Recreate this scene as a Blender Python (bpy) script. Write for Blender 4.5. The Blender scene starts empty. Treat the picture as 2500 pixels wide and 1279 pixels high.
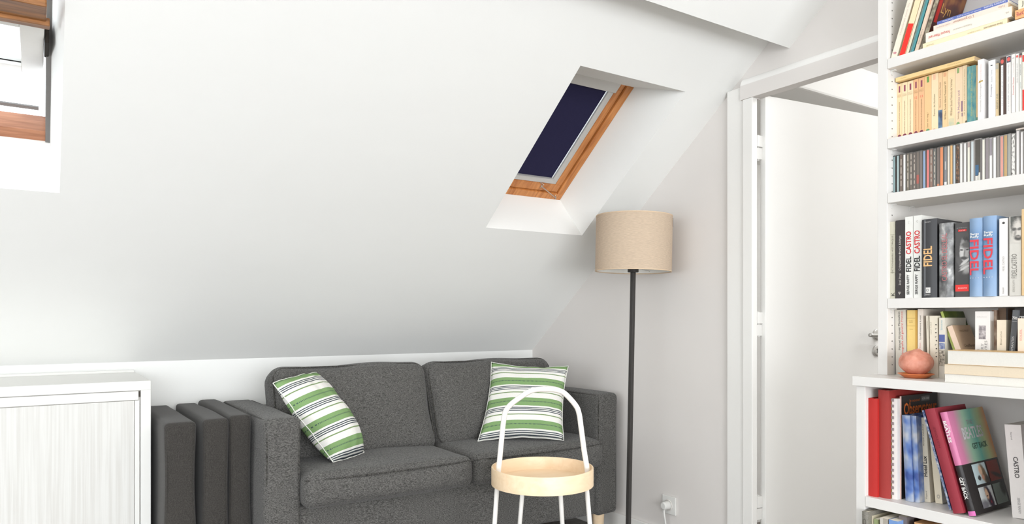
import bpy, bmesh, math, random
from mathutils import Vector, Matrix, noise, Euler
random.seed(7)

# ------------------------------------------------------------------ camera
scene = bpy.context.scene
COL = scene.collection
EYE = 1.08
FPX, CX, HY = 1754.0, 1250.0, 776.0           # focal length in pixels, centre column, horizon row
FX, FY = 0.5519, 0.8339                        # camera heading on the floor plan
cam_data = bpy.data.cameras.new('camera')
cam = bpy.data.objects.new('camera', cam_data)
COL.objects.link(cam)
cam.location = (0, 0, EYE)
cam.rotation_euler = (math.radians(90), 0, -math.atan2(FX, FY))
cam_data.sensor_width = 36.0
cam_data.lens = FPX / 2500.0 * 36.0
cam_data.shift_y = (HY - 639.5) / 2500.0
cam_data.clip_start = 0.05
scene.camera = cam

# ------------------------------------------------------------------ world, lights, exposure
world = bpy.data.worlds.new('sky'); scene.world = world
world.use_nodes = True
wn = world.node_tree
bg = wn.nodes['Background']
bg.inputs['Color'].default_value = (0.86, 0.93, 1.0, 1)
bg.inputs['Strength'].default_value = 3.0

def area_light(name, loc, rot, sx, sy, power, col, spread=180):
    l = bpy.data.lights.new(name, 'AREA'); l.shape = 'RECTANGLE'
    l.spread = math.radians(spread); l.size = sx; l.size_y = sy; l.energy = power; l.color = col
    o = bpy.data.objects.new(name, l); COL.objects.link(o)
    o.location = loc; o.rotation_euler = rot
    return o
# daylight through the wide dormer window behind the camera
area_light('window_daylight', (-0.35, -4.56, 1.20), (math.radians(90), 0, 0), 4.4, 2.1, 270, (0.955, 0.975, 1.0))
# added fill for the book spines, set in an added, unseen gable window
area_light('gable_fill', (-3.10, 0.9, 1.15), (math.radians(90), 0, math.radians(-90)), 3.0, 1.9, 20, (0.96, 0.975, 1.0))
# daylight in the room behind the door
area_light('landing_daylight', (3.9, 0.6, 2.80), (0, 0, 0), 1.6, 2.2, 58, (0.95, 0.975, 1.0))

vs = scene.view_settings
vs.view_transform = 'Standard'
try: vs.look = 'None'
except Exception: pass
vs.gamma = 1.0
vs.use_curve_mapping = False
vs.exposure = -0.09

# ------------------------------------------------------------------ measuring helpers
def on_x(px, X):
    """place on the upright plane at X: returns (Y, depth)"""
    q = (px - CX) / FPX
    d = X / (FX + FY * q)
    return d * (FY - FX * q), d
def z_at(py, d): return EYE + (HY - py) * d / FPX

# ------------------------------------------------------------------ materials
MATS = {}
def srgb(c):
    def f(v):
        v /= 255.0
        return v / 12.92 if v <= 0.04045 else ((v + 0.055) / 1.055) ** 2.4
    return (f(c[0]), f(c[1]), f(c[2]), 1.0)
def new_mat(name):
    m = bpy.data.materials.new(name); m.use_nodes = True
    return m, m.node_tree.nodes, m.node_tree.links, m.node_tree.nodes['Principled BSDF']
def plain(c, rough=0.6, metal=0.0, grain=0.03, scale=60.0, spec=0.35, bump=0.0):
    """flat paint, print or plastic with a faint procedural mottling"""
    key = ('p', tuple(c), rough, metal, grain, scale, spec, bump)
    if key in MATS: return MATS[key]
    m, n, l, b = new_mat('plain_%d_%d_%d' % tuple(c))
    col = srgb(c)
    tc = n.new('ShaderNodeTexCoord'); nz = n.new('ShaderNodeTexNoise')
    nz.inputs['Scale'].default_value = scale; nz.inputs['Detail'].default_value = 3
    l.new(tc.outputs['Object'], nz.inputs['Vector'])
    mx = n.new('ShaderNodeMix'); mx.data_type = 'RGBA'
    mx.inputs[6].default_value = tuple(v * (1 - grain) for v in col[:3]) + (1,)
    mx.inputs[7].default_value = tuple(min(1, v * (1 + grain)) for v in col[:3]) + (1,)
    l.new(nz.outputs['Fac'], mx.inputs[0]); l.new(mx.outputs[2], b.inputs['Base Color'])
    b.inputs['Roughness'].default_value = rough; b.inputs['Metallic'].default_value = metal
    b.inputs['Specular IOR Level'].default_value = spec
    if bump:
        bp = n.new('ShaderNodeBump'); bp.inputs['Strength'].default_value = bump; bp.inputs['Distance'].default_value = 0.002
        l.new(nz.outputs['Fac'], bp.inputs['Height']); l.new(bp.outputs['Normal'], b.inputs['Normal'])
    MATS[key] = m
    return m
def plaster(name, c, bump=0.06):
    m, n, l, b = new_mat(name)
    col = srgb(c)
    tc = n.new('ShaderNodeTexCoord')
    nz = n.new('ShaderNodeTexNoise'); nz.inputs['Scale'].default_value = 1.6; nz.inputs['Detail'].default_value = 5
    mp = n.new('ShaderNodeMapping'); mp.inputs['Scale'].default_value = (1, 3, 3)
    l.new(tc.outputs['Object'], mp.inputs['Vector']); l.new(mp.outputs['Vector'], nz.inputs['Vector'])
    mx = n.new('ShaderNodeMix'); mx.data_type = 'RGBA'
    mx.inputs[6].default_value = tuple(v * 0.985 for v in col[:3]) + (1,)
    mx.inputs[7].default_value = tuple(min(1, v * 1.012) for v in col[:3]) + (1,)
    l.new(nz.outputs['Fac'], mx.inputs[0]); l.new(mx.outputs[2], b.inputs['Base Color'])
    n2 = n.new('ShaderNodeTexNoise'); n2.inputs['Scale'].default_value = 9; n2.inputs['Detail'].default_value = 6
    l.new(tc.outputs['Object'], n2.inputs['Vector'])
    bp = n.new('ShaderNodeBump'); bp.inputs['Strength'].default_value = bump; bp.inputs['Distance'].default_value = 0.02
    l.new(n2.outputs['Fac'], bp.inputs['Height']); l.new(bp.outputs['Normal'], b.inputs['Normal'])
    b.inputs['Roughness'].default_value = 0.75; b.inputs['Specular IOR Level'].default_value = 0.2
    return m
def melange(name, dark, light, scale=420.0, stretch=(1, 1, 0.45), bump=0.35):
    m, n, l, b = new_mat(name)
    tc = n.new('ShaderNodeTexCoord'); mp = n.new('ShaderNodeMapping'); mp.inputs['Scale'].default_value = stretch
    l.new(tc.outputs['Object'], mp.inputs['Vector'])
    nz = n.new('ShaderNodeTexNoise'); nz.inputs['Scale'].default_value = scale; nz.inputs['Detail'].default_value = 2
    l.new(mp.outputs['Vector'], nz.inputs['Vector'])
    rp = n.new('ShaderNodeValToRGB')
    rp.color_ramp.elements[0].position = 0.36; rp.color_ramp.elements[0].color = srgb(dark)
    rp.color_ramp.elements[1].position = 0.66; rp.color_ramp.elements[1].color = srgb(light)
    l.new(nz.outputs['Fac'], rp.inputs['Fac']); l.new(rp.outputs['Color'], b.inputs['Base Color'])
    bp = n.new('ShaderNodeBump'); bp.inputs['Strength'].default_value = bump; bp.inputs['Distance'].default_value = 0.0015
    l.new(nz.outputs['Fac'], bp.inputs['Height']); l.new(bp.outputs['Normal'], b.inputs['Normal'])
    b.inputs['Roughness'].default_value = 0.95; b.inputs['Specular IOR Level'].default_value = 0.1
    b.inputs['Sheen Weight'].default_value = 0.15
    return m
def wood(name, c1, c2, scale=(2, 30, 30), rough=0.45, contrast=(0.3, 0.7)):
    m, n, l, b = new_mat(name)
    tc = n.new('ShaderNodeTexCoord'); mp = n.new('ShaderNodeMapping'); mp.inputs['Scale'].default_value = scale
    l.new(tc.outputs['Object'], mp.inputs['Vector'])
    nz = n.new('ShaderNodeTexNoise'); nz.inputs['Scale'].default_value = 2.2; nz.inputs['Detail'].default_value = 5; nz.inputs['Distortion'].default_value = 0.6
    l.new(mp.outputs['Vector'], nz.inputs['Vector'])
    rp = n.new('ShaderNodeValToRGB')
    rp.color_ramp.elements[0].position = contrast[0]; rp.color_ramp.elements[0].color = srgb(c1)
    rp.color_ramp.elements[1].position = contrast[1]; rp.color_ramp.elements[1].color = srgb(c2)
    l.new(nz.outputs['Fac'], rp.inputs['Fac']); l.new(rp.outputs['Color'], b.inputs['Base Color'])
    bp = n.new('ShaderNodeBump'); bp.inputs['Strength'].default_value = 0.12; bp.inputs['Distance'].default_value = 0.001
    l.new(nz.outputs['Fac'], bp.inputs['Height']); l.new(bp.outputs['Normal'], b.inputs['Normal'])
    b.inputs['Roughness'].default_value = rough
    return m
def patches(name, cols, scale, stretch=(1, 1, 1), rough=0.4, detail=2.0):
    """printed picture: irregular colour fields"""
    m, n, l, b = new_mat(name)
    tc = n.new('ShaderNodeTexCoord'); mp = n.new('ShaderNodeMapping'); mp.inputs['Scale'].default_value = stretch
    l.new(tc.outputs['Object'], mp.inputs['Vector'])
    nz = n.new('ShaderNodeTexNoise'); nz.inputs['Scale'].default_value = scale; nz.inputs['Detail'].default_value = detail
    l.new(mp.outputs['Vector'], nz.inputs['Vector'])
    rp = n.new('ShaderNodeValToRGB'); e = rp.color_ramp.elements
    k = len(cols)
    for i, c in enumerate(cols):
        pos = 0.32 + 0.36 * i / max(1, k - 1)
        el = e[i] if i < 2 else e.new(pos)
        el.position = pos; el.color = srgb(c)
    l.new(nz.outputs['Fac'], rp.inputs['Fac']); l.new(rp.outputs['Color'], b.inputs['Base Color'])
    b.inputs['Roughness'].default_value = rough
    return m

M_SLOPE = plaster('white_plaster', (246, 246, 243))
M_GABLE = plaster('warm_white_plaster', (229, 224, 220))
M_WHITE = plain((229, 228, 224), 0.35, grain=0.008, scale=12)
M_TRIM = plain((241, 239, 235), 0.35, grain=0.008, scale=10)
M_DOOR = plain((242, 240, 236), 0.3, grain=0.012, scale=5)
M_SHELF = plain((231, 228, 224), 0.35, grain=0.006, scale=10)
M_PINE = wood('varnished_pine', (176, 104, 48), (219, 148, 84), (30, 3, 3), 0.35)
M_OAKRED = wood('reddish_pine', (150, 96, 66), (190, 132, 98), (3, 30, 30), 0.4)
M_BEAM = wood('old_pine', (96, 56, 22), (176, 118, 62), (3, 26, 26), 0.45)
M_BIRCH = wood('pale_birch', (244, 214, 176), (252, 226, 192), (2.5, 22, 22), 0.4)
M_FLOOR = wood('oak_floorboards', (104, 97, 90), (136, 129, 122), (3, 22, 22), 0.4)
M_SOFA = melange('heather_grey_fabric', (64, 63, 61), (114, 112, 109), 420, (0.4, 0.4, 1.3))
M_SOFA_PIPE = melange('heather_grey_piping', (44, 43, 41), (92, 90, 86), 300)
M_MATT = melange('charcoal_fabric', (56, 54, 51), (72, 69, 66), 500, bump=0.15)
M_METALW = plain((246, 243, 238), 0.3, grain=0.004)
M_BLACK = plain((58, 55, 53), 0.45, grain=0.05)
M_STEEL = plain((196, 194, 190), 0.3, metal=0.9, grain=0.02)
M_ALU = plain((206, 204, 200), 0.4, metal=0.35, grain=0.02)
M_NAVY = plain((44, 42, 70), 0.85, grain=0.08, scale=120, spec=0.1)
M_PAGE = plain((238, 230, 214), 0.85, grain=0.06, scale=300)
M_PAGEW = plain((228, 224, 216), 0.85, grain=0.05, scale=300)
M_PAGEO = plain((222, 194, 156), 0.85, grain=0.08, scale=300)
M_HOLE = plain((70, 64, 58), 0.9)
M_DARKGAP = plain((40, 34, 28), 0.9)

# ------------------------------------------------------------------ mesh helpers
def link(name, me, mat=None, parent=None):
    o = bpy.data.objects.new(name, me); COL.objects.link(o)
    if mat is not None and len(me.materials) == 0: me.materials.append(mat)
    if parent is not None: o.parent = parent
    return o
def obj(name, bm, mat=None, parent=None, smooth=False):
    bmesh.ops.recalc_face_normals(bm, faces=bm.faces[:])
    me = bpy.data.meshes.new(name); bm.to_mesh(me); bm.free()
    if smooth:
        for p in me.polygons: p.use_smooth = True
    return link(name, me, mat, parent)
def thing(name, label, cat, loc=(0, 0, 0), rot=(0, 0, 0), group=None):
    o = bpy.data.objects.new(name, None); COL.objects.link(o)
    o.empty_display_size = 0.05
    o.location = loc; o.rotation_euler = rot
    return tag(o, label, cat, group)
def tag(o, label, cat, group=None):
    o['label'] = label; o['category'] = cat
    if group: o['group'] = group
    return o
def structure(o, label=None):
    o['kind'] = 'structure'
    if label: o['label'] = label
    return o
def add_box(bm, a, b, bevel=0.0, seg=2):
    x0, y0, z0 = a; x1, y1, z1 = b
    v = [bm.verts.new(p) for p in ((x0, y0, z0), (x1, y0, z0), (x1, y1, z0), (x0, y1, z0), (x0, y0, z1), (x1, y0, z1), (x1, y1, z1), (x0, y1, z1))]
    fs = [bm.faces.new([v[i] for i in f]) for f in ((0, 3, 2, 1), (4, 5, 6, 7), (0, 1, 5, 4), (1, 2, 6, 5), (2, 3, 7, 6), (3, 0, 4, 7))]
    if bevel > 0:
        es = list({e for f in fs for e in f.edges})
        bmesh.ops.bevel(bm, geom=es, offset=bevel, segments=seg, affect='EDGES', profile=0.5)
def box(name, a, b, mat, parent=None, bevel=0.0, seg=2):
    bm = bmesh.new(); add_box(bm, a, b, bevel, seg)
    return obj(name, bm, mat, parent)
def quad(bm, pts): return bm.faces.new([bm.verts.new(p) for p in pts])
def add_tube(bm, pts, r, n=12, cap=True):
    pts = [Vector(p) for p in pts]
    rings = []
    up = Vector((0.013, 0.02, 1))
    prev = None
    for i, p in enumerate(pts):
        t = (pts[min(i + 1, len(pts) - 1)] - pts[max(i - 1, 0)]).normalized()
        if prev is None:
            a = t.cross(up)
            if a.length < 1e-3: a = t.cross(Vector((1, 0, 0)))
        else:
            a = prev - t * prev.dot(t)
        a.normalize(); prev = a
        b = t.cross(a)
        rr = r[i] if isinstance(r, (list, tuple)) else r
        rings.append([bm.verts.new(p + a * math.cos(2 * math.pi * k / n) * rr + b * math.sin(2 * math.pi * k / n) * rr) for k in range(n)])
    for i in range(len(rings) - 1):
        for k in range(n):
            bm.faces.new((rings[i][k], rings[i][(k + 1) % n], rings[i + 1][(k + 1) % n], rings[i + 1][k]))
    if cap:
        bm.faces.new(rings[0]); bm.faces.new(rings[-1])
def tube(name, pts, r, mat, parent=None, n=12):
    bm = bmesh.new(); add_tube(bm, pts, r, n)
    return obj(name, bm, mat, parent, smooth=True)
def spline(pts, sub=8):
    P = [Vector(p) for p in pts]; out = []
    for i in range(len(P) - 1):
        p0 = P[max(i - 1, 0)]; p1 = P[i]; p2 = P[i + 1]; p3 = P[min(i + 2, len(P) - 1)]
        for s in range(sub):
            t = s / sub
            out.append(0.5 * ((2 * p1) + (p2 - p0) * t + (2 * p0 - 5 * p1 + 4 * p2 - p3) * t * t + (3 * p1 - p0 - 3 * p2 + p3) * t ** 3))
    out.append(P[-1]); return out
def add_lathe(bm, prof, n=48, closed=False):
    rings = []
    for r, z in prof:
        rings.append([bm.verts.new((r * math.cos(2 * math.pi * k / n), r * math.sin(2 * math.pi * k / n), z)) for k in range(n)])
    m = len(rings)
    for i in range(m if closed else m - 1):
        A = rings[i]; B = rings[(i + 1) % m]
        for k in range(n):
            bm.faces.new((A[k], A[(k + 1) % n], B[(k + 1) % n], B[k]))
    return rings
def autosmooth(o, ang=40):
    me = o.data
    for p in me.polygons: p.use_smooth = True
    try: me.set_sharp_from_angle(angle=math.radians(ang))
    except Exception: pass
    return o
def soft_mesh(size, r, n=(16, 16, 8), bulge=(0, 0, 0, 0, 0, 0), wrinkle=0.0, wscale=6.0, seed=0.0):
    """rounded, padded block centred at the origin; bulge = extra swelling at -x,+x,-y,+y,-z,+z"""
    hx, hy, hz = size[0] / 2, size[1] / 2, size[2] / 2
    bm = bmesh.new()
    cache = {}
    def vert(u, v, w):
        k = (round(u, 5), round(v, 5), round(w, 5))
        if k in cache: return cache[k]
        p = Vector((u * hx, v * hy, w * hz))
        q = Vector((max(-hx + r, min(hx - r, p.x)), max(-hy + r, min(hy - r, p.y)), max(-hz + r, min(hz - r, p.z))))
        d = p - q
        nrm = d.normalized() if d.length > 1e-9 else Vector((0, 0, 0))
        o = q + nrm * r
        fx = (1 - u * u); fy = (1 - v * v); fz = (1 - w * w)
        o.x += (bulge[1] if u > 0 else -bulge[0]) * fy * fz * abs(u)
        o.y += (bulge[3] if v > 0 else -bulge[2]) * fx * fz * abs(v)
        o.z += (bulge[5] if w > 0 else -bulge[4]) * fx * fy * abs(w)
        if wrinkle:
            nv = noise.noise(Vector((o.x, o.y, o.z)) * wscale + Vector((seed, seed * 1.7, 0)))
            o += (nrm if nrm.length > 0 else Vector((0, 0, 1))) * nv * wrinkle
        cache[k] = bm.verts.new(o)
        return cache[k]
    def gridvals(m, h):
        # extra samples near the rounded edges
        e = min(0.9, r / h)
        vals = [-1, -1 + e * 0.15, -1 + e * 0.4, -1 + e * 0.7, -1 + e]
        inner = [(-1 + e) + (2 - 2 * e) * i / m for i in range(1, m)]
        return vals + inner + [-x for x in reversed(vals)]
    U = gridvals(n[0], hx); V = gridvals(n[1], hy); W = gridvals(n[2], hz)
    def face(fa):
        try: bm.faces.new(fa)
        except ValueError: pass
    for i in range(len(U) - 1):
        for j in range(len(V) - 1):
            for w in (-1, 1):
                face((vert(U[i], V[j], w), vert(U[i + 1], V[j], w), vert(U[i + 1], V[j + 1], w), vert(U[i], V[j + 1], w)))
        for j in range(len(W) - 1):
            for v in (-1, 1):
                face((vert(U[i], v, W[j]), vert(U[i + 1], v, W[j]), vert(U[i + 1], v, W[j + 1]), vert(U[i], v, W[j + 1])))
    for i in range(len(V) - 1):
        for j in range(len(W) - 1):
            for u in (-1, 1):
                face((vert(u, V[i], W[j]), vert(u, V[i + 1], W[j]), vert(u, V[i + 1], W[j + 1]), vert(u, V[i], W[j + 1])))
    return bm
def soft(name, center, size, r, mat, parent, rot=(0, 0, 0), **kw):
    o = obj(name, soft_mesh(size, r, **kw), mat, parent, smooth=True)
    o.location = center; o.rotation_euler = rot
    return o

# ------------------------------------------------------------------ lettering
TXT = {}
def text_mesh(s):
    if s not in TXT:
        cu = bpy.data.curves.new('lettering', 'FONT'); cu.body = s.lstrip('*'); cu.resolution_u = 2; cu.offset = 0.022 if s.startswith('*') else 0.0
        o = bpy.data.objects.new('lettering', cu); COL.objects.link(o)
        dg = bpy.context.evaluated_depsgraph_get(); dg.update()
        me = bpy.data.meshes.new_from_object(o.evaluated_get(dg))
        vs_ = [v.co.copy() for v in me.vertices]; ps = [tuple(p.vertices) for p in me.polygons]
        bpy.data.meshes.remove(me); bpy.data.objects.remove(o); bpy.data.curves.remove(cu)
        if vs_:
            x0 = min(v.x for v in vs_); x1 = max(v.x for v in vs_); y0 = min(v.y for v in vs_); y1 = max(v.y for v in vs_)
            vs_ = [((v.x - x0) / max(1e-6, x1 - x0) - 0.5, (v.y - y0) / max(1e-6, y1 - y0) - 0.5) for v in vs_]
        TXT[s] = (vs_, ps)
    return TXT[s]
def lettering(s, centre, along, up, length, height, mat, parent, name='lettering', warp=None):
    """flat print: centre point, reading direction, letter-up direction (unit vectors), size"""
    vs_, ps = text_mesh(s)
    c = Vector(centre); a = Vector(along); u = Vector(up)
    pts = []
    for x, y in vs_:
        p = c + a * (x * length) + u * (y * height)
        if warp: p = warp(p)
        pts.append(p)
    me = bpy.data.meshes.new(name); me.from_pydata([tuple(p) for p in pts], [], ps); me.update()
    return link(name, me, mat, parent)

# ================================================================== THE ROOM
XG = 2.44                        # gable wall
YK, ZK, TAN = 3.468, 0.8915, 0.786   # knee wall, its height, roof pitch
COS = 1 / math.hypot(1, TAN); SIN = TAN * COS
XW = -3.2                        # far gable, behind and left
def slope(x, y, off=0.0):
    """point of the sloping ceiling at plan position (x, y), off metres out along its normal"""
    z = ZK + TAN * (YK - y)
    return Vector((x, y + SIN * off, z + COS * off))

# floor
structure(box('floor', (XW - 0.1, -4.75, -0.1), (5.0, YK + 0.15, 0.0), M_FLOOR), 'wooden floor under the sofa')
# knee wall under the slope
structure(box('wall_back', (XW, YK, 0), (XG + 0.1, YK + 0.1, ZK + 0.03), M_SLOPE), 'low white knee wall behind the sofa')

# sloping ceiling with two window holes
H1 = (-0.50, 0.062); H2 = (1.660, 2.207); HB, HT = 2.719, 2.054     # hole x-ranges, bottom and top (plan y)
YR = 0.2                                                            # ridge
ceil_root = bpy.data.objects.new('ceiling', None); COL.objects.link(ceil_root)
structure(ceil_root, 'white sloping attic ceiling with two roof windows')
bm = bmesh.new()
xs = [XW, H1[0], H1[1], H2[0], H2[1], XG + 0.02]; ys = [YK + 0.001, HB, HT, YR]
grid = {}
HT1 = HT
for i, x in enumerate(xs):
    for j, y in enumerate(ys): grid[i, j] = bm.verts.new(slope(x, HT1 if (j == 2 and i in (1, 2)) else y))
for i in range(5):
    for j in range(3):
        if j == 1 and i in (1, 3): continue
        bm.faces.new((grid[i, j], grid[i + 1, j], grid[i + 1, j + 1], grid[i, j + 1]))
obj('slope_panel', bm, M_SLOPE, ceil_root)
# raised upper panel of the slope, 10 cm proud, with its lower edge running across
bm = bmesh.new()
YE = 1.733 - 0.0
def slope2(x, y): return Vector((x, y, 2.128 + TAN * (YE - y)))
a0, a1 = slope2(XW, YE), slope2(XG + 0.02, YE); b0, b1 = slope2(XW, YR), slope2(XG + 0.02, YR)
quad(bm, (a0, a1, b1, b0))
c0 = Vector((XW, YE + 0.075, 2.128 + 0.10)); c1 = Vector((XG + 0.02, YE + 0.075, 2.128 + 0.10))
quad(bm, (a0, a1, c1, c0))
obj('raised_panel', bm, M_SLOPE, ceil_root)
# the other side of the roof
ZR = slope2(0, YR).z
YO = -4.6
zo = ZR - TAN * (YR - YO)
bm = bmesh.new(); quad(bm, ((XW, YR, ZR + 0.02), (XG + 0.02, YR, ZR + 0.02), (XG + 0.02, YO, 2.45), (XW, YO, 2.45)))
obj('rear_panel', bm, M_SLOPE, ceil_root)

def reveal(name, hx, fx, fyz_b, fyz_t, HT=HT):
    """splayed lining between the hole in the slope and the window frame set further out"""
    bm = bmesh.new()
    A = [slope(hx[0], HB), slope(hx[1], HB), slope(hx[1], HT), slope(hx[0], HT)]
    B = [Vector((fx[0],) + fyz_b), Vector((fx[1],) + fyz_b), Vector((fx[1],) + fyz_t), Vector((fx[0],) + fyz_t)]
    for i in range(4):
        j = (i + 1) % 4
        quad(bm, (A[i], A[j], B[j], B[i]))
    return obj(name, bm, M_SLOPE, ceil_root)
# frame planes of both windows
FB, FT = (2.813, 1.661), (2.290, 2.072)
FT1 = FT
F2 = (1.700, 2.142); F1 = (-0.46, 0.036)
reveal('window_lining', H2, F2, FB, FT)
reveal('window_lining', H1, F1, FB, FT1, HT1)

# window frames live in a tilted frame of reference: u along x, w up the slope, n outwards
E_W = Vector((0, FT[0] - FB[0], FT[1] - FB[1])); LW = E_W.length; E_W.normalize()
E_N = Vector((0, -E_W.z, E_W.y)) * -1
if E_N.z < 0: E_N = -E_N
def win_matrix(x0):
    m = Matrix((( 1, E_W.x, E_N.x, x0), (0, E_W.y, E_N.y, FB[0]), (0, E_W.z, E_N.z, FB[1]), (0, 0, 0, 1)))
    return m
def wbox(name, a, b, mat, parent, bevel=0.0015):
    o = box(name, a, b, mat, parent, bevel)
    return o
# ---- window_2: shut, with a navy blind
w2 = bpy.data.objects.new('window_2', None); COL.objects.link(w2); w2.matrix_world = win_matrix(F2[0])
structure(w2, 'pine roof window with a closed navy blind above the sofa')
WW = F2[1] - F2[0]
fr = 0.036
wbox('frame_rail', (0, 0, -0.004), (WW, fr, 0.07), M_PINE, w2)
LW2 = LW; LW = LW + 0.055
wbox('frame_rail', (0, LW - fr, 0.01), (WW, LW, 0.07), M_PINE, w2)
wbox('frame_stile', (0, fr, -0.004), (fr, LW - fr, 0.07), M_PINE, w2)
wbox('frame_stile', (WW - fr, fr, -0.004), (WW, LW - fr, 0.07), M_PINE, w2)
g = 0.004
s0, s1 = fr + g, WW - fr - g
sr = 0.034
wbox('sash_rail', (s0, fr + g, 0.004), (s1, fr + g + 0.045, 0.06), M_PINE, w2)
wbox('sash_rail', (s0, LW - fr - g - 0.045, 0.004), (s1, LW - fr - g, 0.06), M_PINE, w2)
wbox('sash_stile', (s0, fr + g + 0.045, 0.004), (s0 + sr, LW - fr - g - 0.045, 0.06), M_PINE, w2)
wbox('sash_stile', (s1 - sr, fr + g + 0.045, 0.004), (s1, LW - fr - g - 0.045, 0.06), M_PINE, w2)
bz = 0.012
y0b, y1b = fr + g + 0.045, LW - fr - g - 0.02
wbox('blind_guide', (s1 - sr - 0.030, y0b, bz - 0.006), (s1 - sr + 0.006, y1b, bz + 0.016), M_ALU, w2)
wbox('blind_guide', (s0 + sr - 0.006, y0b, bz - 0.006), (s0 + sr + 0.030, y1b, bz + 0.016), M_ALU, w2)
wbox('blind_headbox', (s0 + sr - 0.006, LW2 - 0.046, bz - 0.014), (s1 - sr + 0.004, LW2 + 0.02, bz + 0.03), M_ALU, w2, 0.003)
wbox('blind_bar', (s0 + sr + 0.006, y0b + 0.004, bz - 0.012), (s1 - sr - 0.02, y0b + 0.030, bz + 0.006), M_ALU, w2, 0.004)
wbox('blind_fabric', (s0 + sr + 0.030, y0b + 0.028, bz + 0.004), (s1 - sr - 0.0335, LW2 - 0.04, bz + 0.006), M_NAVY, w2, 0)
gl, n_, l_, b_ = new_mat('window_glass')
b_.inputs['Transmission Weight'].default_value = 1.0; b_.inputs['Roughness'].default_value = 0.0; b_.inputs['IOR'].default_value = 1.05
b_.inputs['Base Color'].default_value = (0.97, 0.99, 1, 1)
M_GLASS = gl
wbox('pane', (s0 + sr - 0.004, y0b - 0.004, 0.036), (s1 - sr + 0.004, y1b + 0.004, 0.040), M_GLASS, w2, 0)
# restraint hook on the lower rail and a knot hole
bm = bmesh.new()
add_tube(bm, [(WW - 0.16, fr + 0.045, -0.004), (WW - 0.155, fr + 0.04, -0.012), (WW - 0.04, 0.018, -0.012), (WW - 0.035, 0.014, -0.002)], 0.0022, 8)
add_tube(bm, [(WW - 0.165, fr + 0.052, 0.002), (WW - 0.150, fr + 0.052, -0.010), (WW - 0.160, fr + 0.030, -0.010)], 0.002, 8)
add_tube(bm, [(WW - 0.045, 0.030, 0.0), (WW - 0.036, 0.016, -0.010), (WW - 0.03, 0.002, -0.002)], 0.002, 8)
obj('restraint_hook', bm, M_STEEL, w2, True)
wbox('gasket', (0.0, fr - 0.002, 0.001), (0.10, fr + 0.006, 0.012), M_DARKGAP, w2, 0.001)

LW = LW2
# ---- window_1: top-hung sash swung out, bright sky below it
w1 = bpy.data.objects.new('window_1', None); COL.objects.link(w1); w1.matrix_world = win_matrix(F1[0])
structure(w1, 'open roof window at the left edge with an old pine head')
WW1 = F1[1] - F1[0]
wbox('frame_rail', (0, 0, -0.002), (WW1, 0.040, 0.075), M_OAKRED, w1)
M_FRAMEG = plain((120, 117, 114), 0.5, grain=0.05)
wbox('frame_stile', (WW1 - 0.012, 0.0, -0.008), (WW1 + 0.004, LW, 0.09), M_FRAMEG, w1)
wbox('frame_stile', (-0.004, 0.0, -0.008), (0.03, LW, 0.09), M_FRAMEG, w1)
wbox('flashing', (0, 0.030, 0.115), (WW1 - 0.03, 0.042, 0.122), M_FRAMEG, w1, 0)
# head timber and the horizontal open sash are set in world directions
def world_child(o, parent):
    m = o.matrix_basis.copy(); o.parent = parent; o.matrix_parent_inverse = parent.matrix_world.inverted(); return o
bpy.context.view_layer.update()
M_SASHW = plain((238, 236, 230), 0.5, grain=0.02)
SZ = 1.870
def wc(*a, **k): return world_child(box(*a, **k), w1)
wc('sash_rail', (-0.44, 2.175, SZ), (0.022, 2.300, SZ + 0.045), M_BEAM, None, 0.004)
wc('sash_drip', (-0.44, 2.285, SZ - 0.010), (0.030, 2.318, SZ + 0.012), M_BEAM, None, 0.003)
wc('sash_seal', (-0.44, 2.320, SZ + 0.010), (-0.020, 2.345, SZ + 0.030), M_DARKGAP, None)
wc('sash_stile', (-0.039, 2.318, SZ), (0.018, 2.80, SZ + 0.04), M_SASHW, None, 0.002)
wc('sash_stile', (-0.44, 2.318, SZ), (-0.38, 2.80, SZ + 0.04), M_SASHW, None, 0.002)
wc('sash_rail', (-0.38, 2.735, SZ), (-0.039, 2.80, SZ + 0.04), M_SASHW, None, 0.002)
wc('sash_rail', (-0.38, 2.345, SZ), (-0.039, 2.372, SZ + 0.04), M_SASHW, None, 0.002)
wc('pane', (-0.38, 2.372, SZ + 0.012), (-0.039, 2.735, SZ + 0.018), M_GLASS, None)
wc('pivot', (0.019, 2.42, SZ - 0.012), (0.030, 2.56, SZ + 0.05), M_DARKGAP, None, 0.002)

# gable wall with the doorway
DY0, DY1, DZ = 1.884, 1.150, 1.973
gab = bpy.data.objects.new('wall_right', None); COL.objects.link(gab)
structure(gab, 'white gable wall with the doorway')
def gable_top(y): return ZK + TAN * (YK - y) + 0.12
bm = bmesh.new()
def wall_poly(bm, pts, x0, x1):
    a = [bm.verts.new((x0, y, z)) for y, z in pts]; b = [bm.verts.new((x1, y, z)) for y, z in pts]
    bm.faces.new(a); bm.faces.new(list(reversed(b)))
    for i in range(len(pts)):
        j = (i + 1) % len(pts); bm.faces.new((a[i], a[j], b[j], b[i]))
wall_poly(bm, [(YK + 0.1, 0), (YK + 0.1, ZK), (1.93, gable_top(1.93)), (1.93, 0)], XG, XG + 0.02)
wall_poly(bm, [(1.93, DZ + 0.05), (1.93, gable_top(1.93) + 0.3), (DY1, gable_top(DY1) + 0.3), (DY1, DZ + 0.05)], XG, XG + 0.02)
wall_poly(bm, [(DY1, 0), (DY1, gable_top(DY1) + 0.3), (YR, 4.2), (YO, 4.2), (YO, 0)], XG, XG + 0.02)
add_box(bm, (XG + 0.001, DY0, DZ - 0.004), (XG + 0.019, 1.935, DZ + 0.07))
obj('plaster', bm, M_GABLE, gab)
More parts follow.
